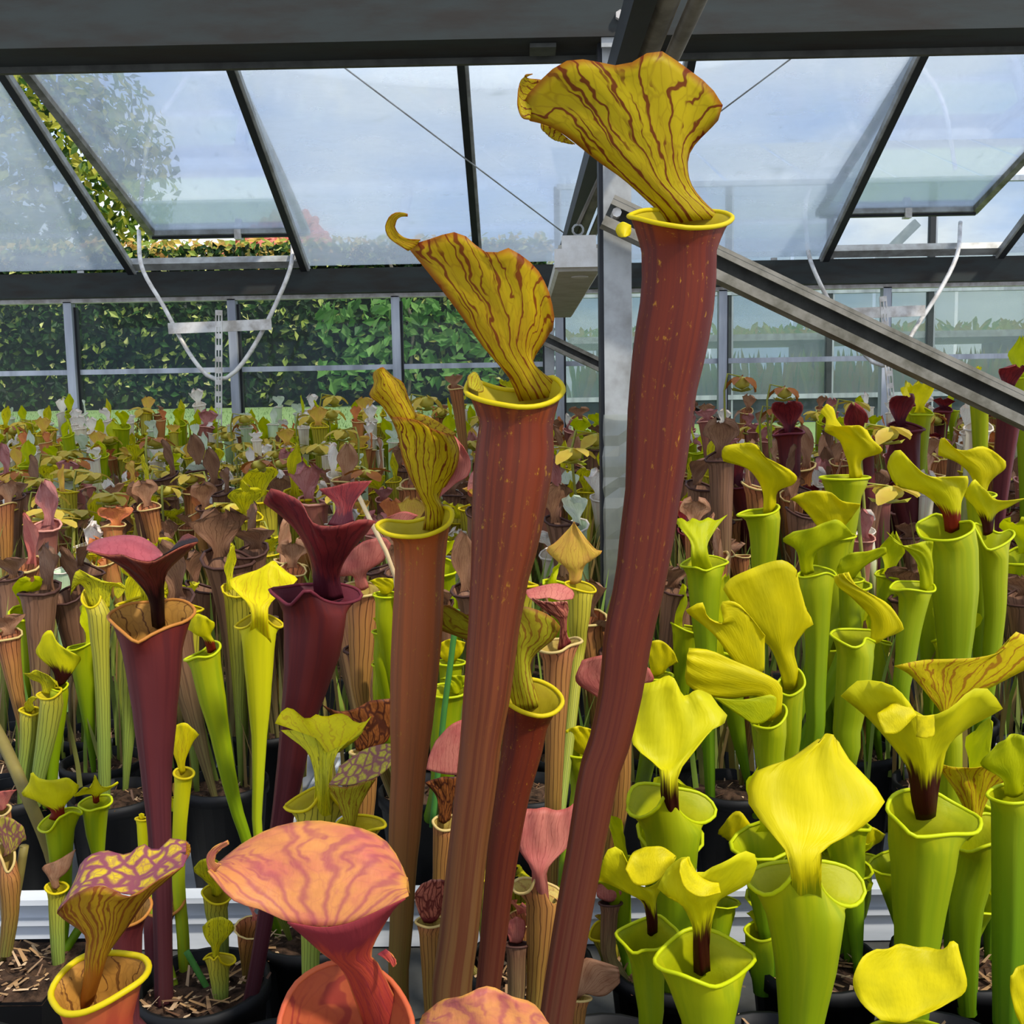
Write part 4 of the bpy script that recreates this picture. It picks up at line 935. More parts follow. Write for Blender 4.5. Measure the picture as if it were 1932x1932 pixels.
hero(1.45, '187,1158,42 188,1200,36 191,1250,30 195,1350,26 197,1450,24 198,1540,20',
 '154,1130 158,1140 166,1146 176,1146 186,1138 190,1124 188,1112 180,1107 168,1108 158,1116',
 [('170,1142 190,1152 207,1145/160,1112 186,1106 208,1122/148,1102 176,1090 216,1106/132,1123 146,1075 185,1098 222,1100 237,1112', .2, -.2, -.4),
  ('214,1110 220,1100 228,1099/216,1122 230,1116 237,1108/222,1130 228,1126 234,1116', -.1, -.2, 0)],
 'vein', 'yellow-green pitcher with dark lines and a sideways mouth, left of the maroon one', 2.4, None)
hero(1.47, '112,1308,34 108,1360,30 100,1430,24 95,1500,20', '96,1297 104,1303 114,1304 124,1298 128,1290 118,1286 104,1288',
 [('106,1292 115,1294 124,1287/99,1265 115,1272 136,1270/68,1232 110,1240 152,1246/76,1210 84,1194 97,1190 112,1216 150,1238', .5, -.3, -.4)],
 'flava_dark', 'small yellow hood with a dark neck near the left edge', 2, None)
hero(1.46, '98,1325,44 92,1365,40 84,1410,34 72,1470,26 66,1520,22', '69,1312 80,1319 98,1318 112,1308 116,1300 108,1298 92,1304 78,1306',
 [('82,1308 92,1310 104,1304/76,1290 90,1288 104,1290/60,1282 80,1272 108,1285/43,1270 56,1270 68,1264 95,1278 110,1298', .5, .1, -.3)],
 'vein', 'striped yellow-green pitcher leaning left below the small yellow hood', 2.2, None)
hero(1.48, '57,1358,38 55,1400,34 48,1450,28 44,1520,22', '36,1340 46,1346 60,1350 76,1344 77,1338 64,1334 48,1334',
 [('50,1342 58,1344 66,1338/46,1330 54,1328 62,1326/52,1320 60,1314 72,1316', .5, .2, 0)], 'vein', 'hoodless-looking striped pitcher at the left edge, beside the leaning one', 2.2, None)
hero(1.08, '113,1566,55 115,1620,42 117,1700,35 112,1800,28',
 '72,1562 82,1570 96,1566 110,1545 122,1538 135,1532 153,1537 153,1528 135,1524 110,1530 85,1545',
 [('92,1545 108,1548 124,1540/96,1528 108,1530 122,1524/66,1511 95,1517 128,1512/42,1498 92,1496 146,1494/54,1480 61,1455 74,1469 104,1471 130,1468 148,1482', .2, .1, -.4)],
 'flava_red', 'small yellow-green pitcher with a broad hood above the left white tray', 2.4, None)
hero(1.10, '180,1538,46 181,1570,38 185,1610,25 188,1680,20', '148,1520 158,1527 170,1530 184,1526 200,1522 211,1513 208,1502 196,1500 170,1504 156,1511',
 [('176,1514 182,1516 188,1512/172,1498 181,1500 190,1498/140,1503 158,1494 178,1492 200,1492 221,1480/148,1494 160,1484 172,1486 180,1460 188,1482 205,1484 221,1475', .4, -.1, -.2)],
 'flava_red', 'small green pitcher with a two-lobed hood, beside the broad-hooded one', 2.4, None)
hero(1.05, '107,1694,32 108,1760,28 112,1850,22 118,1932,18', '85,1675 92,1684 105,1687 120,1683 129,1674 122,1666 106,1664 92,1667',
 [('98,1676 106,1678 113,1672/94,1660 103,1662 112,1658/80,1640 105,1652 130,1640/84,1632 110,1622 143,1602', .4, .1, -.2, 'dried')], 'vein', 'green pitcher with a small brown hood beside the purple-netted one', 2.4, None)
hero(1.04, '345,1482,32 339,1560,27 337,1670,25 345,1760,24 352,1932,22', (347, 1459, 19, 11), [('338,1458 344,1460 350,1456/334,1440 342,1442 350,1436/326,1412 345,1420 362,1404/327,1370 350,1364 376,1386', .7, .4, -.2)],
 'yellow', 'slim yellow pitcher with its hood behind the maroon stem on the left', 2.6, None)
hero(1.50, '330,1520,20 331,1560,16', (334, 1506, 11, 3), [('328,1504 334,1506 340,1504/325,1490 335,1488 345,1490/326,1478 336,1474 344,1482', .4, -.2, 0, 'peach')], 'yellow', 'tiny peach hood beside the maroon stem', 1.4, None)
hero(1.04, '268,1556,20 270,1580,20 272,1640,16', (267, 1545, 12, 3.5), [('262,1544 267,1546 272,1544/262,1536 267,1534 272,1536', .6, .6, 0)], 'yellow', 'small hoodless yellow tube left of the maroon stem', 1.8, None)
hero(1.04, '408,1716,44 414,1760,36 416,1800,33', '381,1682 388,1696 404,1706 424,1704 437,1692 434,1680 415,1672 396,1670',
 [('400,1690 412,1692 420,1684/396,1670 408,1666 418,1664/370,1648 392,1655 416,1655/366,1636 380,1622 404,1621 419,1632', .5, 0, -.3)], 'vein', 'green dark-lined pitcher behind the curled tip of the nearest hood', 2.2, None)
hero(.98, '413,1830,40 416,1870,32 417,1932,22', '384,1810 396,1806 404,1812 411,1804 418,1816 432,1821 444,1814 441,1804 428,1800 410,1798 395,1800',
 [('402,1808 408,1810 413,1806/398,1786 408,1788 416,1784/384,1762 408,1772 440,1756/382,1748 395,1736 412,1730 432,1735 441,1748', -.5, -.9, -.2)], 'vein', 'small green pitcher with a heart-shaped hood in front of the white tray', 2.0, None)
hero(1.05, '18,1660,40 20,1720,32 10,1800,26', '-6,1600 4,1622 14,1646 26,1630 27,1606 18,1594 6,1590', [('4,1620 18,1612 30,1604/8,1600 24,1592 42,1588/-8,1570 20,1565 49,1585/-10,1545 10,1540 40,1556 49,1578', .3, -.1, -.3, 'net_purple')], 'pink', 'yellow dark-netted hood with a pink mouth at the left edge', 2.6, None)
hero(1.25, '4,1560,40 6,1620,30', '-16,1530 0,1540 14,1534 20,1522 4,1516 -10,1518', [('-4,1528 4,1530 12,1524/-10,1512 5,1510 20,1505/-12,1496 8,1492 31,1490', .4, 0, -.2, 'pink')], 'pink', 'red-pink hood at the left edge above the netted one', 2.4, None)
# veined yellow pair in front of the dark maroon one
hero(.90, '597,1546,76 594,1600,64 588,1700,44 586,1800,36 585,1900,30',
 '537,1523 552,1531 578,1529 596,1512 606,1488 614,1488 628,1506 650,1528 668,1532 668,1520 650,1506 625,1490 600,1484 570,1498 548,1512',
 [('585,1550 606,1556 626,1550/594,1500 608,1505 622,1500/592,1462 608,1468 626,1462/589,1446 608,1452 628,1446/576,1413 604,1422 642,1412/530,1378 560,1379 592,1392 625,1424 672,1395 687,1376', (-.2, -.88, -.9, -.7, -.4, -.1), 0, -.1),
  ('606,1424 623,1428 645,1412/562,1382 612,1392 674,1390/519,1365 530,1344 546,1334 560,1344 577,1357 592,1351 600,1346 612,1353 634,1347 652,1348 668,1361 686,1364 700,1352', -.15, .9, .1, 'flava_yel')],
 'vein', 'yellow veined hood spread open in front of the dark maroon stem', 3.2, (1.57, .08))
hero(.86, '668,1590,70 666,1660,60 664,1800,44', '632,1560 645,1572 668,1576 700,1566 726,1560 722,1548 700,1540 668,1538 645,1545',
 [('655,1562 663,1564 670,1556/636,1512 656,1512 682,1516/620,1481 662,1484 710,1468', .2, -.2, -.2, 'olive_veined'),
  ('620,1480 662,1482 712,1466 762,1422/636,1458 682,1447 720,1432 764,1414/640,1446 685,1415 731,1403 766,1409', -.2, .4, 0, 'net_purple')], 'vein', 'mauve and yellow netted hood left of the third tall pitcher', 3, None)
hero(1.12, '690,1440,46 690,1500,40', (690, 1420, 30, 6), [('672,1415 690,1418 706,1412/660,1385 690,1392 735,1390/607,1330 640,1342 672,1336 700,1322 738,1318', .3, .2, -.2, 'net_brown')], 'dried', 'brown dark-netted hood behind the yellow veined one', 3, None)
hero(1.40, '686,1136,62 684,1190,54 682,1250,45 684,1320,30', '646,1108 662,1120 680,1126 700,1123 724,1119 729,1109 708,1101 684,1098 660,1100',
 [('672,1112 685,1114 696,1108/666,1087 680,1090 692,1080/641,1086 675,1074 724,1057/646,1056 672,1031 690,1020 724,1014 738,1026', .5, 0, -.3),
  ('690,1010 708,1008 730,1000/708,985 740,985 772,985/722,980 760,965 789,972', .4, .2, 0)], 'pink', 'salmon pink lobed hood on a striped brown tube behind the dark maroon one', 2.6, None)
hero(1.25, '1093,1132,48 1092,1170,42 1090,1200,33 1091,1240,22', '1066,1100 1074,1108 1086,1112 1100,1116 1115,1118 1124,1115 1118,1106 1100,1098 1080,1096',
 [('1073,1100 1083,1103 1096,1098/1070,1074 1085,1078 1105,1064/1031,1039 1052,1055 1084,1066 1110,1058 1138,1041/1048,1023 1072,1017 1084,1003 1100,1022 1122,1035/1080,990 1083,984 1087,992', .4, -.1, -.3)], 'peach', 'peach-yellow pointed hood left of the plastic-wrapped post', 2.2, None)
hero(1.05, '1052,1246,58 1050,1300,48 1047,1400,38 1044,1500,34', '1012,1224 1022,1229 1038,1232 1058,1229 1074,1219 1098,1211 1088,1203 1070,1206 1045,1206 1024,1211',
 [('1052,1226 1064,1224 1078,1212/1056,1200 1062,1200 1070,1196/1054,1172 1061,1172 1070,1166/1028,1152 1052,1158 1073,1150/996,1126 1030,1135 1070,1134', .5, -.2, -.3),
  ('996,1126 1015,1130 1035,1128 1055,1133 1080,1130/990,1114 1022,1105 1054,1101 1080,1114 1083,1126', -.2, .5, 0, 'pink')], 'pinkvein', 'pink pitcher with a dark-netted hood, just right of the second tallest stem', 2.8, None)
hero(1.08, '1164,1345,48 1170,1400,44 1168,1500,42 1155,1620,34', (1162, 1328, 32, 8), [('1150,1338 1160,1342 1172,1336/1125,1314 1160,1312 1202,1298/1086,1285 1150,1275 1233,1284/1098,1246 1136,1236 1190,1236 1226,1262', .6, .2, -.3)], 'pink', 'salmon pink hood crossing behind the tallest stem', 2.6, None)
hero(1.02, '838,1575,44 834,1640,36 830,1760,28', '817,1548 822,1560 834,1567 850,1566 866,1560 870,1548 850,1538 832,1538', [('828,1550 838,1554 850,1546/824,1505 842,1505 858,1498/802,1476 835,1466 872,1466', .3, 0, -.2, 'net_brown'), ('804,1452 835,1460 875,1464/810,1425 840,1410 876,1408/822,1398 850,1368 882,1354', 0, .3, -.2)], 'pink', 'pink hood between the third and second tall stems', 2.8, None)
hero(.90, '1022,1700,62 1020,1750,56 1013,1850,40 1008,1932,34', '966,1668 975,1685 998,1682 1012,1655 1022,1660 1028,1700 1045,1722 1058,1715 1061,1690 1050,1674 1012,1660 984,1657',
 [('1002,1700 1020,1705 1036,1700/1003,1672 1020,1676 1034,1670/1002,1640 1018,1642 1034,1638/978,1600 1022,1612 1076,1592/981,1560 1025,1558 1082,1550/988,1527 1024,1524 1060,1528 1086,1512', (-.25, -.7, -.9, -.5, -.3, -.1), 0, -.2)], 'pink', 'salmon hood on a striped brown tube between the red stem and the tallest stem', 3, (1.57, .08))
hero(.88, '810,1762,40 812,1850,32', '784,1740 798,1748 815,1750 834,1744 838,1734 818,1728 796,1730', [('800,1740 812,1742 824,1736/790,1722 812,1726 836,1716/782,1690 808,1695 840,1690/794,1668 815,1660 842,1660', .5, .2, -.3)], 'pinkvein', 'pinkish veined hood left of the second tallest stem near the bottom', 2.6, None)
hero(.90, '975,1800,40 972,1900,34', (974, 1782, 24, 6), [('962,1778 975,1780 986,1776/956,1752 975,1756 992,1752/962,1736 975,1730 990,1736', .5, .3, -.2, 'pink')], 'brown', 'small round pink hood between the lower stems', 2.4, None)
hero(.84, '1090,1900,36 1088,1932,32', (1094, 1884, 22, 6), [('1086,1886 1095,1882 1102,1872/1090,1850 1112,1856 1126,1880/1100,1809 1130,1830 1148,1875/1136,1815 1155,1836 1168,1856/1166,1824 1169,1836 1169,1850', .4, 0, -.2)], 'dried', 'withered orange-brown hood right of the tallest stem at the bottom', 2.4, None)
hero(1.0, '1150,1720,34 1148,1800,30', (1152, 1704, 22, 6), [('1140,1700 1152,1702 1162,1698/1126,1690 1150,1692 1172,1686/1128,1668 1150,1664 1174,1672', .4, .2, -.2, 'pink')], 'brown', 'small pink hood peeping out right of the tallest stem', 2.2, None)
hero(1.06, '1160,1808,56 1158,1870,44 1156,1932,38', '1112,1768 1130,1776 1160,1776 1186,1766 1190,1750 1180,1738 1150,1734 1124,1742', [('1140,1765 1152,1768 1165,1760/1138,1742 1150,1740 1162,1740/1122,1728 1150,1722 1178,1728', .6, .6, 0, 'olive_veined')], 'vein', 'shaded olive pitcher behind the yellow-green ones right of the tallest stem', 2.6, None)
# ---- yellow-green group on the right
hero(1.62, '1440,980,64 1442,1005,56 1442,1030,52 1440,1070,44 1436,1140,34', '1391,972 1408,974 1428,973 1448,971 1464,965 1470,956 1460,952 1440,960 1412,963',
 [('1440,968 1450,970 1464,960/1440,932 1452,934 1467,928/1430,906 1460,911 1496,914/1408,884 1450,886 1503,899/1365,870 1361,853 1372,840 1422,837 1440,860 1491,886', .6, -.2, -.4)], 'flava', 'yellow pitcher with a long flat hood right of the tallest stem, below the brace', 2.4, None)
hero(1.64, '1594,914,80 1593,940,60 1592,980,52 1586,1040,44 1582,1100,38', (1594, 901, 48, 4), [('1603,903 1615,905 1628,902/1600,872 1612,874 1626,868/1583,833 1620,840 1664,853/1556,813 1600,812 1649,831/1562,800 1585,804 1620,803 1637,811', .6, -.2, -.4),
  ('1556,812 1570,814 1590,806/1558,790 1568,792 1578,790/1548,778 1558,771 1573,771/1556,766 1560,762 1565,765', -.1, 0, -.1)], 'flava', 'yellow pitcher with a twisted hood tip in front of the slotted strip', 2.2, None)
hero(1.42, '1800,1036,86 1802,1110,85 1802,1180,72 1801,1240,58 1798,1320,44', '1737,1012 1755,1018 1785,1020 1812,1015 1836,1000 1832,984 1800,985 1769,970 1748,978 1730,990',
 [('1783,1002 1795,1006 1810,998/1775,966 1794,969 1813,961/1742,931 1785,936 1821,930/1690,916 1745,911 1826,908/1675,882 1680,860 1693,848 1714,864 1740,893 1770,900 1826,898', .5, -.3, -.4)], 'flava_red', 'tall yellow-green pitcher with a red neck near the right edge', 2.6, (1.9, .12))
hero(1.58, '1850,950,50 1852,1000,44 1856,1060,36', (1850, 934, 30, 6), [('1838,932 1848,934 1862,928/1835,906 1850,912 1869,908/1815,878 1850,886 1894,886/1770,859 1776,824 1797,842 1820,850 1857,842 1898,870', .5, -.2, -.4)], 'flava', 'yellow pointed hood behind the red-necked one near the right edge', 2.2, None)
hero(1.46, '1876,1052,50 1877,1100,44 1876,1180,36', '1838,988 1848,1012 1862,1036 1880,1034 1902,1022 1914,1008 1905,1000 1885,1006 1862,996', [('1855,1010 1863,1010 1872,1005/1848,974 1862,977 1880,971/1822,939 1860,950 1902,957/1818,930 1838,904 1856,922 1886,944 1936,940', .4, -.2, -.3)], 'flava_dark', 'yellow pitcher with a dark red neck cut by the right edge', 2.4, None)
hero(1.52, '1572,1030,60 1570,1090,50 1560,1180,40', (1575, 1012, 40, 6), [('1555,1008 1570,1010 1588,1005/1540,990 1570,985 1600,985/1508,952 1560,955 1618,962/1490,942 1508,932 1535,926 1566,928 1586,944 1622,951', .5, -.1, -.3)], 'flava', 'yellow hood with a hooked tip below the twisted one', 2.2, None)
hero(1.38, '1538,1108,66 1540,1160,52 1541,1220,42 1538,1300,40 1534,1400,34', '1504,1087 1520,1090 1540,1086 1560,1081 1577,1088 1572,1078 1550,1070 1530,1068 1512,1078',
 [('1512,1082 1522,1085 1536,1080/1508,1062 1520,1064 1534,1060/1500,1036 1524,1046 1548,1034/1476,1019 1530,1020 1606,1012/1496,1003 1528,997 1556,986 1577,980 1592,987 1607,1008', .5, -.2, -.3)], 'flava_g', 'yellow-green pitcher with a forked wide hood in the middle of the right group', 2.2, (1.3, .12))
hero(1.42, '1605,1110,44 1604,1160,40 1600,1220,34', (1604, 1094, 26, 6), [('1590,1094 1600,1096 1612,1090/1579,1076 1605,1078 1630,1070/1586,1055 1606,1043 1636,1040 1669,1032 1673,1044', .4, -.2, -.3)], 'flava_g', 'low green hood right of the forked one', 2, None)
hero(1.46, '1329,1086,66 1329,1120,59 1330,1160,52 1332,1220,41 1334,1290,32', '1284,1067 1298,1070 1314,1071 1331,1077 1348,1071 1373,1062 1366,1056 1348,1050 1318,1048 1298,1056',
 [('1306,1090 1328,1094 1350,1090/1304,1050 1320,1050 1337,1046/1302,1022 1320,1024 1336,1024/1284,997 1318,1004 1350,999/1273,982 1284,977 1298,985 1307,977 1321,983 1338,976 1350,982 1373,971', (-.3, -.88, -.6, -.2, .2), 0, -.15)], 'flava_g', 'yellow-green pitcher seen from behind with a ruffled top, right of the tallest stem', 2.2, (1.57, .08))
hero(1.22, '1489,1330,50 1487,1400,47 1482,1460,40', '1462,1300 1474,1308 1490,1313 1506,1306 1518,1292 1514,1272 1500,1260 1484,1270 1470,1284',
 [('1480,1300 1495,1302 1508,1290/1470,1262 1490,1262 1506,1262/1453,1222 1475,1225 1498,1222/1425,1196 1475,1201 1521,1188/1385,1145 1450,1140 1500,1140 1534,1172/1364,1112 1374,1095 1400,1080 1465,1057 1492,1064 1505,1082 1489,1106', .6, -.2, -.4)], 'flava', 'yellow pitcher with a big folded hood on an S-shaped neck', 2.6, None)
hero(1.14, '1436,1320,44 1440,1400,38', (1436, 1300, 24, 6), [('1412,1268 1428,1274 1442,1264/1384,1246 1420,1232 1443,1226/1345,1196 1390,1180 1443,1200/1296,1156 1320,1150 1340,1168 1366,1178 1400,1150 1444,1200/1294,1151 1325,1136 1336,1166 1366,1176 1360,1138 1388,1136 1413,1159', .4, -.2, -.3)], 'flava', 'yellow hood with a curled left tip above the broad green one', 2.2, None)
hero(1.10, '1456,1385,56 1455,1450,48', '1418,1364 1432,1372 1455,1374 1474,1364 1484,1345 1478,1330 1455,1330 1430,1344',
 [('1440,1358 1456,1360 1474,1345/1436,1314 1456,1302 1474,1294/1380,1318 1402,1286 1440,1270/1330,1311 1350,1266 1386,1247/1295,1290 1305,1250 1340,1227/1295,1262 1296,1240 1300,1223', .4, 0, -.4),
  ('1420,1366 1440,1364 1462,1346/1380,1340 1420,1330 1465,1318/1346,1316 1400,1320 1454,1310', -.3, -.1, -.1, 'flava_g')], 'flava', 'broad light green drooping hood in the middle of the right group', 2.6, None)
hero(1.26, '1614,1236,68 1609,1300,64 1597,1380,52 1592,1440,42', '1567,1197 1580,1207 1596,1216 1612,1222 1628,1216 1634,1204 1654,1211 1650,1192 1625,1188 1595,1187 1576,1189',
 [('1642,1214 1654,1214 1667,1205/1643,1186 1665,1189 1704,1189/1640,1161 1668,1158 1698,1170/1606,1127 1640,1125 1674,1138/1579,1106 1596,1096 1618,1107/1574,1088 1585,1083 1602,1079', .2, -.4, -.3)], 'flava', 'yellow-green pitcher with a long tongue-like yellow hood', 2.6, None)
hero(1.36, '1724,1130,56 1720,1160,48 1713,1200,44 1708,1250,38 1700,1320,30', '1679,1110 1692,1114 1710,1112 1730,1114 1750,1117 1764,1114 1760,1102 1735,1098 1710,1097 1690,1098',
 [('1736,1114 1748,1117 1761,1110/1734,1076 1748,1078 1760,1076/1716,1044 1740,1045 1760,1045/1672,1003 1700,1029 1746,1021 1760,1022', .5, 0, -.2)], 'flava_g', 'slim green pitcher left of the tall red-necked one', 2.2, None)
hero(.96, '1269,1566,112 1270,1620,93 1272,1700,76 1272,1800,60', '1184,1528 1198,1541 1216,1541 1240,1525 1257,1496 1266,1496 1280,1530 1305,1550 1330,1552 1350,1536 1344,1515 1318,1496 1270,1486 1215,1478 1190,1490',
 [('1244,1575 1264,1580 1288,1575/1249,1530 1264,1534 1281,1528/1247,1484 1263,1486 1280,1483/1245,1452 1258,1456 1285,1450/1202,1413 1255,1442 1340,1378/1188,1386 1250,1372 1376,1360/1198,1336 1258,1322 1356,1332/1206,1290 1240,1284 1268,1276 1290,1313 1312,1300 1342,1312', (-.25, -.55, -.92, -.8, -.4, -.1, .1, .2), 0, -.25)], 'flava_dark', 'yellow-green pitcher with two cupped ears below a square hood, right of the tallest stem', 3.6, (1.57, .07))
hero(.72, '1519,1722,152 1521,1800,126 1516,1870,104 1511,1932,87', '1408,1660 1424,1680 1450,1689 1480,1672 1497,1648 1518,1644 1540,1650 1552,1680 1582,1706 1614,1708 1632,1682 1614,1646 1570,1628 1520,1624 1460,1628 1422,1640',
 [('1482,1745 1518,1752 1556,1745/1490,1690 1518,1698 1549,1690/1490,1640 1518,1645 1547,1640/1480,1602 1515,1607 1552,1600/1441,1556 1520,1572 1626,1566/1412,1512 1530,1522 1669,1515/1424,1456 1542,1462 1649,1482/1490,1430 1555,1416 1602,1434/1541,1402 1566,1383 1583,1402', (-.25, -.55, -.92, -.85, -.5, -.25, 0, .2, .3), 0, -.2, 'flava_back')], 'flava', 'largest yellow-green pitcher of the front right, pointed hood seen from behind', 4.2, (1.5, .1))
hero(.86, '1742,1592,132 1741,1640,120 1735,1700,104 1732,1760,90 1724,1850,74 1720,1932,62', '1674,1528 1690,1546 1706,1562 1722,1577 1745,1579 1795,1574 1842,1571 1850,1546 1826,1530 1795,1513 1760,1494 1715,1490 1684,1502',
 [('1728,1545 1745,1548 1765,1540/1720,1510 1745,1514 1770,1508/1712,1456 1745,1462 1776,1456/1690,1416 1742,1422 1790,1410/1645,1361 1735,1382 1835,1368/1584,1312 1598,1300 1620,1285 1670,1288 1705,1312 1742,1352 1790,1336 1835,1303 1862,1299 1888,1335', .6, -.4, -.4),
  ('1668,1384 1695,1382 1727,1350/1655,1350 1690,1345 1729,1348/1662,1342 1690,1325 1715,1325', -1.0, -.7, 0, 'flava'), ('1729,1348 1745,1350 1762,1348/1730,1372 1746,1375 1763,1370/1729,1390 1746,1393 1762,1388', -1.05, -1.1, -.1, 'flava')], 'flava_dark', 'yellow pitcher with a blackish-red neck and wide wavy hood on the right', 4, (1.3, .1))
hero(1.02, '1790,1400,50 1792,1500,44', (1786, 1375, 30, 8), [('1774,1374 1786,1378 1797,1372/1776,1346 1786,1350 1796,1346/1756,1320 1788,1312 1832,1312/1720,1276 1790,1265 1885,1290/1686,1256 1740,1246 1790,1243 1850,1240 1895,1225 1912,1192 1950,1210 1960,1250', .4, -.1, -.3)], 'flava_vein', 'wide yellow hood with red veins cut by the right edge', 2.8, None)
hero(.96, '1846,1622,72 1836,1660,68 1824,1700,66 1820,1800,54 1826,1932,34', '1800,1595 1815,1604 1832,1607 1855,1598 1876,1592 1913,1590 1914,1576 1900,1558 1880,1542 1862,1535 1840,1540 1815,1560',
 [('1826,1570 1838,1572 1852,1566/1826,1543 1838,1545 1852,1540/1812,1510 1838,1506 1870,1500/1780,1462 1840,1456 1902,1470/1768,1440 1820,1450 1870,1440 1936,1418', .5, -.1, -.3)], 'flava_vein', 'green pitcher with red veins fanning from its neck, right of the dark-necked one', 3.4, (1.9, .1))
hero(.70, '1332,1872,136 1336,1932,102 1340,2050,82', '1235,1810 1247,1828 1285,1839 1324,1855 1350,1862 1378,1851 1402,1834 1425,1808 1402,1787 1350,1758 1300,1753 1260,1780',
 [('1310,1835 1324,1840 1340,1832/1308,1785 1322,1790 1338,1784/1305,1745 1322,1750 1341,1745/1288,1710 1320,1713 1354,1708/1262,1692 1310,1692 1367,1692/1240,1674 1262,1640 1296,1612 1306,1640 1325,1650 1352,1630 1404,1608 1430,1622 1414,1664', .55, -.3, -.35),
  ('1282,1645 1292,1675 1322,1692 1360,1684/1285,1625 1305,1655 1332,1676 1358,1676/1298,1616 1316,1648 1336,1662 1356,1666', -.85, -.6, 0, 'flava')], 'flava_dark', 'yellow-green pitcher with a dark neck and open mouth at the bottom, right of centre', 4.2, (1.4, .08))
hero(.78, '1222,1812,70 1225,1870,58 1228,1932,46', '1162,1762 1178,1782 1196,1799 1214,1793 1246,1790 1280,1764 1262,1742 1241,1727 1212,1735 1182,1748',
 [('1222,1762 1230,1766 1240,1758/1220,1735 1229,1738 1240,1733/1212,1702 1226,1702 1239,1696/1180,1682 1215,1687 1252,1668/1131,1663 1142,1609 1168,1600 1186,1633 1196,1666 1225,1675 1252,1650 1276,1618', .5, -.2, -.3),
  ('1180,1640 1200,1670 1240,1662 1274,1622/1190,1614 1215,1628 1272,1618/1200,1605 1220,1598 1250,1598 1276,1616', -.75, -.1, -.2, 'flava')], 'flava_dark', 'yellow-green pitcher with a small rounded hood, left of the open-mouthed one', 3.4, None)
hero(.62, '1700,2010,130 1705,2100,110 1712,2250,80', '1630,1950 1660,1972 1705,1980 1755,1968 1785,1945 1755,1930 1705,1924 1655,1930', [('1662,1925 1700,1930 1745,1915/1624,1891 1705,1898 1806,1885/1609,1846 1710,1852 1821,1858/1624,1810 1712,1812 1817,1820/1655,1791 1706,1783 1768,1790 1795,1776 1809,1783', -.1, .5, .3)], 'flava', 'rounded bright yellow hood seen from above in the lower right', 4, None)
hero(.90, '1916,1530,88 1912,1650,80 1908,1800,72 1904,1932,62', '1862,1500 1885,1512 1915,1516 1950,1510 1966,1495 1945,1482 1910,1478 1880,1484', [('1895,1500 1912,1505 1930,1498/1890,1470 1912,1468 1935,1470/1850,1440 1915,1430 1975,1440/1880,1405 1915,1385 1960,1400', .4, -.1, -.2)], 'flava_g', 'thick green tube along the right edge', 3.4, (1.2, .1))
hero(.66, '1960,2010,90 1962,2150,70', (1960, 1960, 50, 14), [('1935,1950 1960,1955 1985,1950/1912,1900 1955,1905 2000,1900/1905,1840 1940,1815 1990,1810', .4, .2, .3)], 'flava', 'yellow hood cut by the right edge near the bottom', 3.4, None)
hero(1.05, '1440,1640,60 1448,1700,50', '1395,1590 1420,1612 1445,1620 1470,1605 1476,1585 1450,1575 1415,1578', [('1430,1600 1442,1604 1455,1596/1425,1580 1440,1578 1456,1575/1356,1575 1400,1600 1460,1610/1372,1545 1395,1530 1420,1560 1458,1600', .2, -.2, -.1)], 'flava', 'yellow crumpled hood left of the largest front pitcher', 3, None)
hero(1.0, '1432,1788,54 1440,1850,44 1446,1932,38', '1405,1752 1416,1768 1436,1776 1458,1770 1470,1752 1455,1740 1430,1736', [('1425,1756 1437,1760 1450,1752/1420,1735 1437,1732 1455,1734/1408,1722 1436,1715 1462,1722', .5, .5, 0)], 'flava_g', 'shaded green pitcher behind the largest front one', 2.8, None)
hero(1.10, '1610,1640,70 1612,1700,60', (1612, 1620, 44, 10), [('1600,1615 1612,1618 1628,1612/1585,1605 1620,1600 1655,1592/1600,1575 1640,1560 1672,1575', .3, 0, -.2)], 'flava_red', 'green hood tucked behind the largest front hood', 2.8, None)
hero(1.28, '1240,1290,50 1238,1340,44', (1240, 1275, 30, 8), [('1228,1274 1240,1276 1252,1270/1226,1255 1245,1260 1262,1258/1220,1212 1245,1208 1268,1225 1280,1250', .5, .2, -.2)], 'flava', 'bright yellow hood peeping out right of the tallest stem', 2.4, None)
hero(1.2, '1100,1440,60 1102,1500,52', (1100, 1420, 34, 10), [('1090,1420 1102,1424 1114,1416/1080,1410 1100,1408 1118,1404/1066,1378 1090,1370 1118,1376', .4, .1, -.2)], 'flava', 'yellow hood left of the tallest stem at mid height', 2.6, None)
hero(1.32, '842,1330,60 838,1400,52 836,1460,46', '805,1306 820,1314 845,1317 872,1312 884,1300 870,1294 840,1290 815,1295', [('850,1308 862,1310 874,1304/848,1290 862,1288 876,1288/830,1280 858,1274 884,1275', .5, .4, 0)], 'flava_g', 'yellow-green pitcher between the third and second tall stems', 2.6, None)
hero(1.36, '850,1262,44 848,1320,38', (850, 1250, 28, 6), [('842,1248 850,1250 860,1246/830,1236 850,1238 872,1232/832,1212 852,1205 878,1212', .5, .2, -.2)], 'flava', 'smaller yellow hood above the yellow-green pitcher between the tall stems', 2.2, None)
hero(1.32, '728,1140,40 726,1180,32', (728, 1122, 24, 6), [('720,1120 728,1122 738,1118/712,1108 730,1110 746,1100/697,1096 715,1090 742,1092', .4, .1, -.1)], 'flava', 'yellow hood left of the third tall pitcher, topmost of three', 2.0, None)
hero(1.34, '724,1210,36 722,1260,30', (724, 1192, 22, 5), [('717,1190 725,1192 734,1188/712,1180 725,1178 742,1176/704,1166 718,1162 740,1164', .4, .1, -.1)], 'flava', 'yellow hood left of the third tall pitcher, middle of three', 2.0, None)
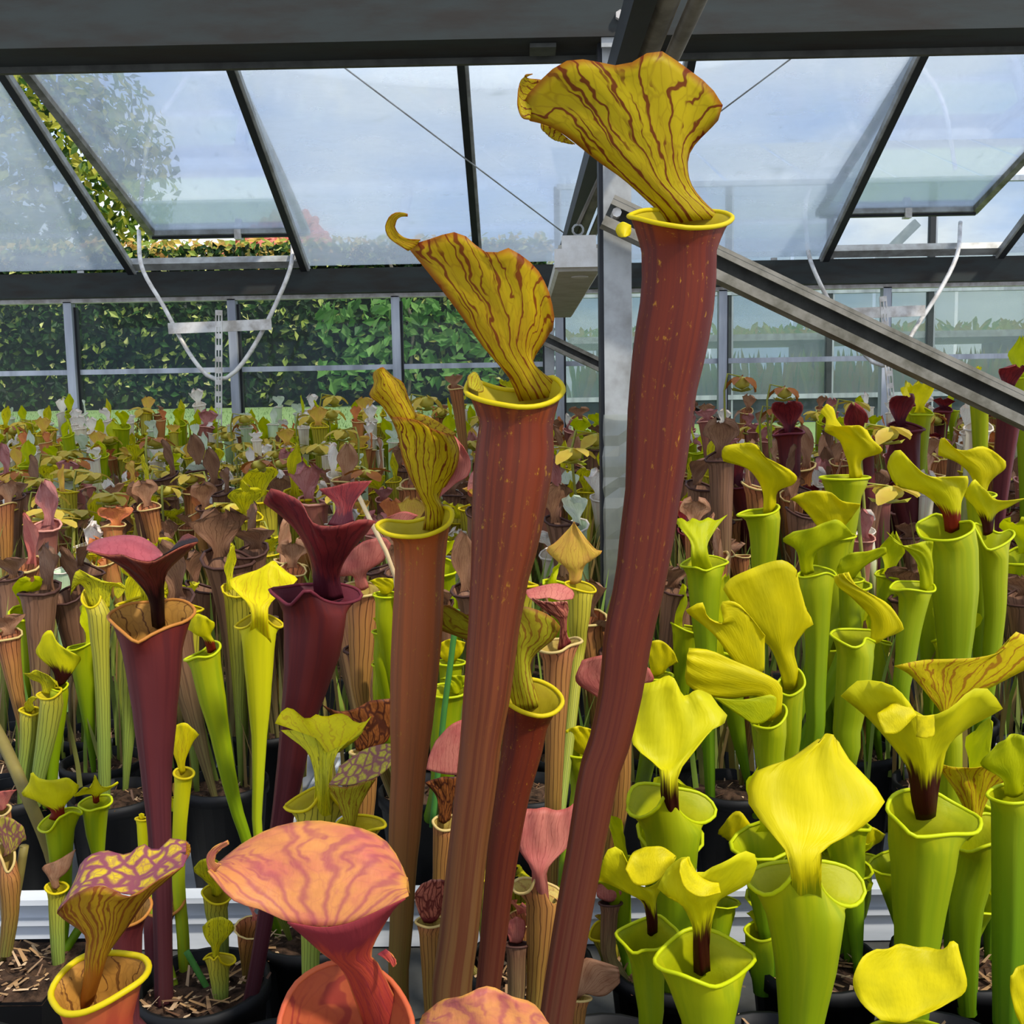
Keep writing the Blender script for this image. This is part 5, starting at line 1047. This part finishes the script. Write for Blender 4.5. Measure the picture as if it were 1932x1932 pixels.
hero(1.36, '722,1270,36 720,1330,30', (722, 1254, 20, 5), [('716,1252 723,1254 732,1250/708,1244 722,1242 738,1240/700,1250 712,1246 738,1244', .4, .1, -.1)], 'flava', 'yellow hood left of the third tall pitcher, lowest of three', 2.0, None)

# single stalks
def stalk(pts, w, d, mat, label, name='dry_stalk'):
    W3 = [P(x, y, d + e) for x, y, e in pts]; o = MB().tube(catmull(W3, 14), S(w, d) / 2, 7).build(name, mat, None, True); tag(o, label, 'stalk'); return o
M['straw'] = flat_leaf('straw', '#dcc69a', '#b89868', .1); M['olive_stem'] = flat_leaf('olive_stem', '#84783a', '#6a5a30', .1); M['green_stem'] = flat_leaf('green_stem', '#4f8a3a', '#3c6f30', .1)
stalk([(672, 925, .05), (700, 985, 0), (722, 1030, 0), (746, 1090, 0), (760, 1300, .05), (765, 1480, .1)], 9, 1.30, M['straw'], 'broken straw-coloured stalk leaning across the dark maroon hood')
stalk([(-60, 1290, .1), (0, 1390, .05), (50, 1500, 0), (95, 1610, 0), (120, 1720, .0)], 24, 1.16, M['olive_stem'], 'thick olive stalk slanting in from the left edge')
stalk([(46, 1596, .0), (30, 1690, 0), (5, 1800, 0), (-10, 1845, 0)], 18, 1.06, M['olive_stem'], 'thin olive stalk standing above the square pot')
stalk([(862, 1150, 0), (850, 1250, 0), (838, 1340, 0), (828, 1440, 0), (815, 1560, 0)], 12, 1.25, M['green_stem'], 'dark green stalk between the third and second tall stems')
stalk([(352, 1795, 0), (372, 1830, 0), (400, 1880, 0), (425, 1925, 0)], 13, 1.0, M['green_stem'], 'flat green leaf blade bending right beside the maroon stem', 'leaf_blade')
# ================================================================== generic pitchers for the crowd
def local(o, root): o.parent = root; o.matrix_parent_inverse = Matrix.Identity(4); return o
def proto(kind, h, R, seed, erect=.6, ruffle=.5, wide=1.7, seg=12):
    r_ = random.Random(seed); tm, lm, thm, hm = PAL[kind]; root = empty('pitcher_plant', (0, 0, 0))
    bow = r_.uniform(-.05, .05) * h; nr = 9; V = []; uv = []; Fc = []
    cx = lambda t: bow * math.sin(t * 2.2)
    rows = []
    for i in range(nr):
        t = 1 - i / (nr - 1); rr = R * (.16 + .84 * t ** 1.25) * (1 + .06 * math.sin(t * 5 + seed))
        rows.append((t, rr))
    ring0 = []
    for k in range(seg):
        a = 2 * math.pi * k / seg
        ring0.append(Vector((cx(1) + R * 1.22 * math.cos(a), R * 1.2 * math.sin(a), h + R * (.16 + .30 * math.sin(a) - .12 * math.cos(2 * a)))))
    V += ring0; uv += [(k / seg, 0) for k in range(seg)]
    for i, (t, rr) in enumerate(rows):
        for k in range(seg):
            a = 2 * math.pi * k / seg; w = 1.18 if k == seg * 3 // 4 and t < .9 else 1
            V.append(Vector((cx(t) + rr * w * math.cos(a), rr * w * math.sin(a), h * t - (R * .35 if i == 0 else 0)))); uv.append((k / seg, (i + 1) / nr))
    for i in range(nr):
        for k in range(seg):
            a = i * seg + k; b = i * seg + (k + 1) % seg; Fc.append((a, b, b + seg, a + seg))
    local(mesh_obj('tube', V, Fc, TM[tm], None, uv), root)
    local(MB().tube(ring0, R * .09, 5, True).build('lip', LM[lm], None, True), root)
    # hood: 0 fan, 1 cap bent over the mouth, 2 narrow with curled tip, 3 ruffled
    nv, nu = 10, 9; V = []; uv = []; Fc = []; st = seed % 4; tw = r_.uniform(-.5, .5)
    for i in range(nv):
        v = i / (nv - 1)
        if st == 1: ang = -.25 + 2.0 * v; yy = R * (.95 - 1.5 * (1 - math.cos(max(ang, 0))) * .95); zz = h + R * (.2 + 1.9 * math.sin(min(max(ang, 0), 1.57)) * .8 + .5 * v)
        elif st == 2: yy = R * (1.0 - .9 * v * v); zz = h + R * (.1 + 3.4 * v)
        else: yy = R * (1.0 - (1.5 - erect) * 1.3 * v ** 1.5); zz = h + R * (.1 + 2.6 * erect * v + .9 * v * (1 - v))
        prof = (.50, .34, .40, .62, .90, 1.12, 1.2, 1.08, .80, .30)[i] if st != 2 else (.50, .34, .36, .48, .66, .78, .74, .55, .30, .08)[i]
        w = R * prof * wide * (1.25 if st == 3 else 1.0)
        for j in range(nu):
            u = j / (nu - 1) * 2 - 1; e = abs(u)
            ruf = ruffle * R * (.34 if st == 3 else .2) * math.sin(j * 2.4 + i * 1.1 + seed) * e ** 1.5 * v
            x_ = w * u; cr = -R * .45 * u * u * (1.1 - v) + R * .25 * u * u * v
            ct, sn_ = math.cos(tw * v), math.sin(tw * v)
            V.append(Vector((cx(1) + x_ * ct - cr * sn_, yy + cr * ct + x_ * sn_ + ruf, zz + R * .25 * e * v + ruf)))
            uv.append((j / (nu - 1), v))
    n0 = 0
    for i in range(nv - 1):
        for j in range(nu - 1): a = i * nu + j; Fc.append((a, a + 1, a + nu + 1, a + nu))
    local(mesh_obj('hood', V, Fc, HM[hm], None, uv), root)
    return root
PROTO = {}; USED = set(); HTS = (.16, .24, .32, .40, .48, .56)
def get_proto(kind, k, hi):
    key = (kind, k, hi)
    if key not in PROTO:
        R = .022 if kind not in ('white', 'whitegreen', 'orange') else .019
        PROTO[key] = proto(kind, HTS[hi], R * (.85, 1.1)[k % 2] * (.8 + .4 * HTS[hi] / .5), k * 7 + len(kind) + hi * 3, (.80, .55, .92, .66)[(k + hi) % 4], (1.5 if kind in ('white', 'mauve') else .8), (1.05, 1.35, .95, 1.2)[(k + hi) % 4])
    return PROTO[key]
LUMP = []          # (prototype, matrix) of pitchers too small and too many to single out
def place(kind, x, y, h, rz, s, label, group, k=None, lump=False):
    k = rnd.randrange(2) if k is None else k % 2
    tgt = h / s; hi = min(range(len(HTS)), key=lambda i: abs(HTS[i] - tgt)); p = get_proto(kind, k, hi); sz = h / HTS[hi]
    sc = (s, s, sz * .5 + s * .5 if abs(sz - s) < .05 else sz); rot = (rnd.gauss(0, .09), rnd.gauss(0, .09), rz)
    if lump:
        from mathutils import Euler
        LUMP.append((p, Matrix.LocRotScale(Vector((x, y, SOIL - .008)), Euler(rot), Vector(sc)))); return
    if (kind, k, hi) not in USED:
        USED.add((kind, k, hi)); r = p; r.location = (x, y, SOIL - .008); r.rotation_euler = rot; r.scale = sc
        tag(r, label, 'pitcher plant', group); return r
    r = copy_tree(p, (x, y, SOIL - .008), rz, sc, label, group, 'pitcher plant'); r.rotation_euler = rot; return r
def join_lump(name, label):
    V, Fc, U, MI, mats = [], [], [], [], []
    for p, mt in LUMP:
        for ch in p.children:
            me = ch.data; m_ = me.materials[0]
            if m_ not in mats: mats.append(m_)
            mi = mats.index(m_); n0 = len(V); ul = me.uv_layers[0].data if me.uv_layers else None
            V += [mt @ v.co for v in me.vertices]
            for pl in me.polygons:
                Fc.append(tuple(n0 + i for i in pl.vertices)); MI.append(mi)
                U += [tuple(ul[i].uv) if ul else (.5, .5) for i in pl.loop_indices]
    me = bpy.data.meshes.new(name); me.from_pydata(V, [], Fc); ul = me.uv_layers.new(name='UVMap')
    ul.data.foreach_set('uv', [c for q_ in U for c in q_])
    for m_ in mats: me.materials.append(m_)
    me.polygons.foreach_set('material_index', MI); me.polygons.foreach_set('use_smooth', [True] * len(Fc)); me.update()
    tag(link(bpy.data.objects.new(name, me)), label, 'pitcher plants', None, 'stuff')
def drop_unused():
    for key, p in PROTO.items():
        if key in USED: continue
        for ch in list(p.children): bpy.data.objects.remove(ch)
        bpy.data.objects.remove(p)
# spent flower: stem, seed pod, five sepals, style umbrella
M['stem'] = flat_leaf('flower_stem', '#9aa04a', '#86802f', .1); M['pod'] = flat_leaf('seed_pod', '#dccb5a', '#b8ae42', .25); M['sepal'] = flat_leaf('sepal', '#d2c048', '#c29a3a', .35); M['sepal_b'] = flat_leaf('rusty_sepal', '#b5702c', '#8a4a20', .25); M['style'] = flat_leaf('style_umbrella', '#c8cc58', '#b0b03c', .3)
def flower_proto(kind, seed):
    r_ = random.Random(seed); root = empty('spent_flower', (0, 0, 0)); h = .45; ms = M['sepal'] if kind == 0 else M['sepal_b']
    pts = [Vector((0, 0, 0)), Vector((.01, 0, .2)), Vector((0, 0, .40)), Vector((.006, 0, .455)), Vector((.024, 0, .462)), Vector((.032, 0, .448))]
    local(MB().tube(catmull(pts, 14), .0022, 5).build('stem', M['stem'], None, True), root)
    c = Vector((.034, 0, .434)); V = []; Fc = []
    b = bmesh.new(); bmesh.ops.create_icosphere(b, subdivisions=2, radius=.015)
    for v in b.verts: v.co = Vector((v.co.x, v.co.y, v.co.z * .9)) * (1 + .07 * math.cos(5 * math.atan2(v.co.y, v.co.x))) + c
    me = bpy.data.meshes.new('seed_pod'); b.to_mesh(me); b.free(); me.materials.append(M['pod']); me.polygons.foreach_set('use_smooth', [True] * len(me.polygons)); o = bpy.data.objects.new('seed_pod', me); COL.objects.link(o); local(o, root)
    V = []; Fc = []
    for i in range(4):
        for j in range(3):
            v = i / 3; u = j - 1
            V.append(Vector((.006 + .030 * v, u * .011 * math.sin(.35 + v * 2.5), .011 - .018 * v * v + .004 * abs(u)))); 
    for i in range(3):
        for j in range(2): a = i * 3 + j; Fc.append((a, a + 1, a + 4, a + 3))
    sm = mesh_obj('sepal', V, Fc, ms, None); me = sm.data
    for k in range(5):
        s_ = sm if k == 0 else sm.copy()
        if k: COL.objects.link(s_)
        local(s_, root); s_.location = c; s_.rotation_euler = (r_.uniform(-.4, .4), r_.uniform(-.3, .5), k * 1.2566 + .3)
    V = [Vector((0, 0, -.020))]; Fc = []
    for k in range(10):
        a = 2 * math.pi * k / 10; r = .024 if k % 2 == 0 else .019
        V.append(Vector((r * math.cos(a), r * math.sin(a), -.016 + (.007 if k % 2 == 0 else 0))))
    for k in range(10): Fc.append((0, 1 + k, 1 + (k + 1) % 10))
    st = local(mesh_obj('style', V, Fc, M['style'], None), root); st.location = c
    return root
FP = [flower_proto(0, 1), flower_proto(1, 2), flower_proto(0, 3)]; FU = set()
def flower(x, y, ztop, rz, s, label, group, k=None):
    k = rnd.choice((0, 0, 2, 2, 1)) if k is None else k; h = (ztop - SOIL) / .45
    sc = (s, s, max(h, .4)); 
    if k not in FU:
        FU.add(k); r = FP[k]; r.location = (x, y, SOIL - .005); r.rotation_euler = (0, 0, rz); r.scale = sc; tag(r, label, 'flower', group); return
    copy_tree(FP[k], (x, y, SOIL - .005), rz, sc, label, group, 'flower')
PHR = {'white': 'white-hooded pitcher with pink veins', 'whitegreen': 'pale white-green pitcher', 'orange': 'orange-hooded pitcher', 'flava_g': 'plain yellow-green pitcher', 'flava': 'bright yellow pitcher', 'dried': 'withered tan-brown pitcher', 'brown': 'dusky brown-purple pitcher', 'mauve': 'mauve-pink pitcher', 'maroon_bg': 'dark maroon pitcher', 'vein': 'dark-lined yellow-green pitcher', 'peach': 'peach-hooded pitcher', 'pink': 'salmon-hooded pitcher'}
OCC = []
def free(x, y, r):
    for (a, b) in OCC:
        if (a - x) ** 2 + (b - y) ** 2 < r * r: return False
    OCC.append((x, y)); return True
def zone(where, xr, dr, hr, mix, srange=(.85, 1.2), gap=.05, grow=0.0, keep=1.0):
    jobs = [kind for kind, n in mix for _ in range(n)]; out = []
    for kind in jobs:
        for tr in range(12):
            d = rnd.uniform(*dr); x = P(rnd.uniform(*xr), 900, d).x
            if free(x, d, gap): break
        if d < 1.97:
            q_ = min(POTS, key=lambda c: (c[0] - x) ** 2 + (c[1] - d) ** 2); v_ = Vector((x - q_[0], d - q_[1]))
            if v_.length > .045: v_ *= .045 / v_.length
            x, d = q_[0] + v_.x, q_[1] + v_.y
        out.append((kind, x, d, rnd.uniform(*hr) + grow * (d - dr[0]) / (dr[1] - dr[0])))
    near = sorted(out, key=lambda o_: o_[2]); cut = int(round(len(near) * keep))
    for i, (kind, x, d, h) in enumerate(near):
        place(kind, x, d, h, rnd.gauss(0, 1.0), rnd.uniform(*srange), PHR[kind] + ' ' + where, PHR[kind] + 's ' + where, None, i >= cut)
def bed(y0, y1, x0, x1, label):
    o = empty('growing_bed', ((x0 + x1) / 2, (y0 + y1) / 2, BENCH)); tag(o, label, 'planting bed', 'long planting beds')
    mb = MB(); hh = SOIL - BENCH
    for (cx_, cy_, sx_, sy_) in (((x0 + x1) / 2, y0, x1 - x0, .015), ((x0 + x1) / 2, y1, x1 - x0, .015), (x0, (y0 + y1) / 2, .015, y1 - y0 - .02), (x1, (y0 + y1) / 2, .015, y1 - y0 - .02)): mb.box((cx_, cy_, BENCH + hh / 2 + .002), (sx_, sy_, hh))
    mb.build('trough', M['pot'], o)
    MB().box(((x0 + x1) / 2, (y0 + y1) / 2, BENCH + hh / 2 - .002), (x1 - x0 - .02, y1 - y0 - .02, hh - .01)).build('soil', M['soil'], o)
bed(2.17, 3.40, -2.35, 2.45, 'black trough of soil under the middle rows')
bed(3.50, 4.90, -3.25, 3.35, 'black trough of soil under the rear rows')
RL, RR = 'in the crowd on the left of the rear bench', 'in the crowd on the right of the rear bench'
zone(RL, (-60, 1010), (3.55, 4.85), (.30, .48), [('white', 74), ('whitegreen', 44), ('orange', 20), ('flava_g', 70), ('dried', 10), ('peach', 26), ('vein', 30)], (.7, 1.05), .06, .14, .0)
zone(RR, (1190, 2010), (3.52, 4.85), (.30, .46), [('white', 26), ('mauve', 24), ('maroon_bg', 12), ('dried', 26), ('flava_g', 18), ('brown', 16), ('orange', 12)], (.8, 1.15), .06, .12, .0)
zone('in the crowd behind the middle stems', (880, 1230), (3.52, 4.8), (.30, .44), [('white', 12), ('mauve', 8), ('flava_g', 18), ('orange', 6), ('brown', 6), ('dried', 6)], (.9, 1.2), .06, .08, .0)
zone('in the left middle rows', (-60, 1150), (2.22, 3.36), (.25, .38), [('brown', 44), ('dried', 20), ('white', 24), ('whitegreen', 14), ('vein', 36), ('orange', 12), ('mauve', 14), ('peach', 8)], (1.0, 1.4), .055, .04, .33)
zone('in the right middle rows', (1200, 2010), (2.22, 3.36), (.25, .39), [('brown', 34), ('dried', 34), ('maroon_bg', 10), ('white', 16), ('mauve', 10), ('vein', 12)], (1.0, 1.4), .055, .04, .33)
zone('at the back of the front bench on the left', (-60, 1130), (1.50, 1.92), (.20, .33), [('brown', 24), ('vein', 12), ('flava_g', 6), ('dried', 8)], (.9, 1.2), .05)
zone('at the back of the front bench on the right', (1180, 2010), (1.50, 1.92), (.18, .32), [('flava_g', 20), ('brown', 8), ('dried', 4)], (1.0, 1.4), .05)
zone('low between the right front stems', (1150, 2000), (1.0, 1.10), (.07, .19), [('flava_g', 18)], (.9, 1.3), .045)
zone('low between the left front stems', (440, 1150), (1.0, 1.10), (.06, .15), [('vein', 6), ('pink', 4)], (.7, 1.0), .05)
def flowers(where, xr, dr, zr, n):
    for _ in range(n):
        d = rnd.uniform(*dr); x = P(rnd.uniform(*xr), 900, d).x
        flower(x, d, SOIL + rnd.uniform(*zr) + .12 * (d - dr[0]), rnd.uniform(0, 6.28), rnd.uniform(1.3, 1.9), 'nodding spent flower with a yellow seed pod ' + where, 'spent flowers ' + where)
flowers('on the left of the rear bench', (-40, 1000), (3.55, 4.8), (.30, .46), 110)
flowers('on the right of the rear bench', (1200, 1990), (3.5, 4.8), (.28, .44), 34)
flowers('in the left middle rows', (-40, 700), (2.3, 3.38), (.30, .40), 26)
# single ones that rise above the crowd
def spot(kind, x, y, d, s, rz, label, k=0):
    p = P(x, y, d); place(kind, p.x, d, max(p.z - SOIL, .12), rz, s, label, None, k)
def fspot(x, y, d, s, label, k=0):
    p = P(x, y, d); flower(p.x - .03 * s, d, p.z + .01, 0, s, label, None, k)
for a in ((208, 792, 4.3, 'tall white pitcher above the crowd in front of the lawn, left of the slotted strip', 'white', 1.2), (175, 806, 4.2, 'white-pink pitcher left of the tall white one', 'white', 1.1), (492, 798, 4.3, 'pale white-green pitcher right of the slotted strip', 'whitegreen', 1.1),
          (348, 800, 4.3, 'mauve pitcher just left of the slotted strip', 'mauve', 1.0), (296, 790, 4.4, 'slim orange pitcher standing above the left crowd', 'orange', .9), (500, 870, 3.4, 'white pitcher with red streaks in front of the crowd, right of the strip', 'white', 1.0), (38, 850, 4.0, 'pale hooded pitcher near the left edge before the lawn', 'whitegreen', 1.1), (105, 830, 3.8, 'peach-pink pitcher near the left edge', 'orange', 1.2),
          (905, 735, 3.6, 'deep pink pitcher behind the second tall neck', 'maroon_bg', 1.1), (880, 728, 3.5, 'tan pitcher behind the second tall mouth', 'dried', 1.0), (945, 735, 3.6, 'slim yellow-green pitcher behind the second tall mouth', 'vein', .9),
          (1060, 985, 2.2, 'dusky mauve hood left of the wrapped post', 'brown', 1.3), (1345, 790, 3.3, 'pink pitcher just right of the tallest stem', 'mauve', 1.0), (1320, 830, 3.1, 'pale pink pitcher hugging the tallest stem', 'mauve', .9), (1520, 812, 2.6, 'dark maroon pitcher below the brace, left of the slotted strip', 'maroon_bg', 1.2),
          (1372, 860, 2.1, 'tall brown striped pitcher with a dark flared hood behind the flat-hooded one', 'brown', 1.35), (1700, 815, 2.4, 'maroon pitcher right of the slotted strip', 'maroon_bg', 1.4), (1750, 800, 2.5, 'dark maroon folded pitcher below the brace', 'maroon_bg', 1.3), (1722, 775, 2.6, 'small yellow pitcher above the maroon ones', 'flava', .8),
          (1775, 770, 2.6, 'yellow-green pitcher above the maroon ones, under the brace', 'flava', .8), (1812, 800, 2.4, 'white streaked pitcher under the brace', 'white', 1.5), (1885, 815, 2.3, 'white and maroon streaked pitcher near the right edge', 'white', 1.3), (1888, 735, 2.3, 'maroon pitcher above the brace near the right edge', 'maroon_bg', 1.2), (1938, 705, 2.3, 'yellow pitcher standing at the right edge above the brace', 'flava_g', 1.0), (1860, 722, 2.3, 'yellow hood above the brace beside the maroon pitcher', 'flava', .9),
          (1305, 915, 2.2, 'small dark brown hood right of the tallest stem', 'brown', 1.1), (440, 950, 2.4, 'brown striped pitcher with a dark flaring hood left of the dark maroon hood', 'brown', 1.3), (420, 1050, 1.75, 'big brown pitcher bowed over, left of the dark maroon stem', 'brown', 1.5), (500, 1030, 1.8, 'brown pitcher with a hooked hood left of the dark maroon neck', 'brown', 1.45), (108, 1070, 2.0, 'pale mint-green pitcher at the left', 'whitegreen', 1.0), (45, 1060, 2.0, 'pinkish tan pitcher near the left edge', 'pink', 1.1), (90, 990, 2.2, 'mauve streaked pitcher near the left edge', 'mauve', 1.1), (1650, 1010, 2.0, 'mauve pitcher between the yellow hoods', 'mauve', .9), (1310, 990, 1.9, 'tan pitcher right of the tallest stem, behind the ruffled one', 'dried', 1.1)):
    spot(a[4], a[0], a[1], a[2], a[5], rnd.uniform(-.8, .8), a[3], rnd.randrange(4))
for a in ((458, 785, 4.2, 'golden seed pod at the foot of the slotted strip'), (582, 785, 4.1, 'yellow seed pod left of the two stacked ones'), (622, 775, 4.0, 'upper yellow seed pod in front of the hedge'), (626, 748, 4.3, 'small yellow seed pod above the crowd before the hedge'), (1072, 848, 2.4, 'cream seed pod with brown sepals left of the wrapped post'), (1118, 820, 2.5, 'cream seed pod beside the wrapped post, the higher one'), (800, 750, 3.4, 'pale yellow seed pod right of the third hood'),
          (1396, 712, 3.4, 'rusty seed pod high on a thin stem right of the tallest stem'), (1476, 732, 3.5, 'rusty-orange seed pod under the brace'), (1462, 772, 3.5, 'rusty seed pod below the orange one'), (1484, 782, 3.4, 'yellow seed pod beside the rusty one'), (1606, 760, 3.3, 'golden seed pod left of the slotted strip on the right'), (1668, 808, 2.3, 'dried cream flower in front of the right slotted strip'), (1672, 920, 1.9, 'pale dried flower head between the yellow hoods'), (72, 905, 2.9, 'large olive seed pod near the left edge'), (140, 965, 2.6, 'yellow-orange seed pod at the left'), (232, 945, 2.8, 'olive seed pod above the frilled maroon hood'), (275, 940, 2.7, 'yellow-green open flower above the frilled maroon hood'), (10, 960, 2.7, 'orange seed pod cut by the left edge')):
    fspot(a[0], a[1], a[2], 1.7, a[3], (1 if 'rusty' in a[3] else 0 if rnd.random() < .5 else 2))
join_lump('pitcher_crowd', 'dense crowd of small pitchers of many colours across the middle and rear rows')
drop_unused()
# narrow leaf blades and thin stalks filling the rows, dry litter on the pots
M['blades'] = island_leaf('leaf_blades', ['#6f8a34', '#8a9a3c', '#5a7a30', '#9a8a4a', '#8a6a44', '#6f8a3a', '#7a5a38', '#94843c'], .25)
def blades(name, n, xr, dr, hr, label):
    V, Fc = [], []
    for _ in range(n):
        d = rnd.uniform(*dr); x = P(rnd.uniform(*xr), 900, d).x; h = rnd.uniform(*hr); w = rnd.uniform(.002, .006); a = rnd.gauss(0, .7); lx_, ly_ = rnd.gauss(0, .10) * h, rnd.gauss(0, .10) * h; n0 = len(V); c, s_ = math.cos(a) * w, math.sin(a) * w
        for t in (0, .4, .75):
            V += [(x - c * (1 - t * .4) + lx_ * t * t * 1.4, d - s_ + ly_ * t * t, SOIL - .01 + h * t), (x + c * (1 - t * .4) + lx_ * t * t * 1.4, d + s_ + ly_ * t * t, SOIL - .01 + h * t)]
        V.append((x + lx_ * 1.4, d + ly_, SOIL + h)); Fc += [(n0, n0+1, n0+3, n0+2), (n0+2, n0+3, n0+5, n0+4), (n0+4, n0+5, n0+6)]
    tag(mesh_obj(name, V, Fc, M['blades'], None, None, False), label, 'leaves', None, 'stuff')
blades('leaf_blades', 3200, (-80, 2010), (3.3, 4.85), (.2, .42), 'narrow green leaf blades between the pitchers of the rear bench')
blades('leaf_blades', 2200, (-80, 2010), (2.2, 3.3), (.15, .34), 'narrow green and brown leaf blades in the middle rows')
blades('leaf_blades', 420, (-60, 2000), (1.5, 1.94), (.10, .28), 'narrow leaf blades at the back of the front bench')
M['litter'] = island_leaf('dry_litter', ['#b08a5e', '#8a6a48', '#d0b088', '#6a4a34', '#4a3426'], .1)
V, Fc = [], []
for _ in range(5200):
    a, b = POTS[rnd.randrange(len(POTS))]; r = .058 * math.sqrt(rnd.random()); t = rnd.uniform(0, 6.28); x, y = a + r * math.cos(t), b + r * math.sin(t); L = rnd.uniform(.006, .026); w = rnd.uniform(.001, .003); an = rnd.uniform(0, 6.28); el = abs(rnd.gauss(0, .5)); n0 = len(V)
    u = Vector((math.cos(an) * math.cos(el), math.sin(an) * math.cos(el), math.sin(el))); s_ = Vector((-math.sin(an), math.cos(an), 0)) * w; p = Vector((x, y, SOIL + .002))
    V += [p - s_, p + s_, p + u * L + s_ * .6 + Vector((0, 0, -.002)), p + u * L - s_ * .6 + Vector((0, 0, -.002))]; Fc.append((n0, n0+1, n0+2, n0+3))
tag(mesh_obj('dry_litter', V, Fc, M['litter'], None, None, False), 'dry tan leaf litter lying on the potting soil', 'litter', None, 'stuff')
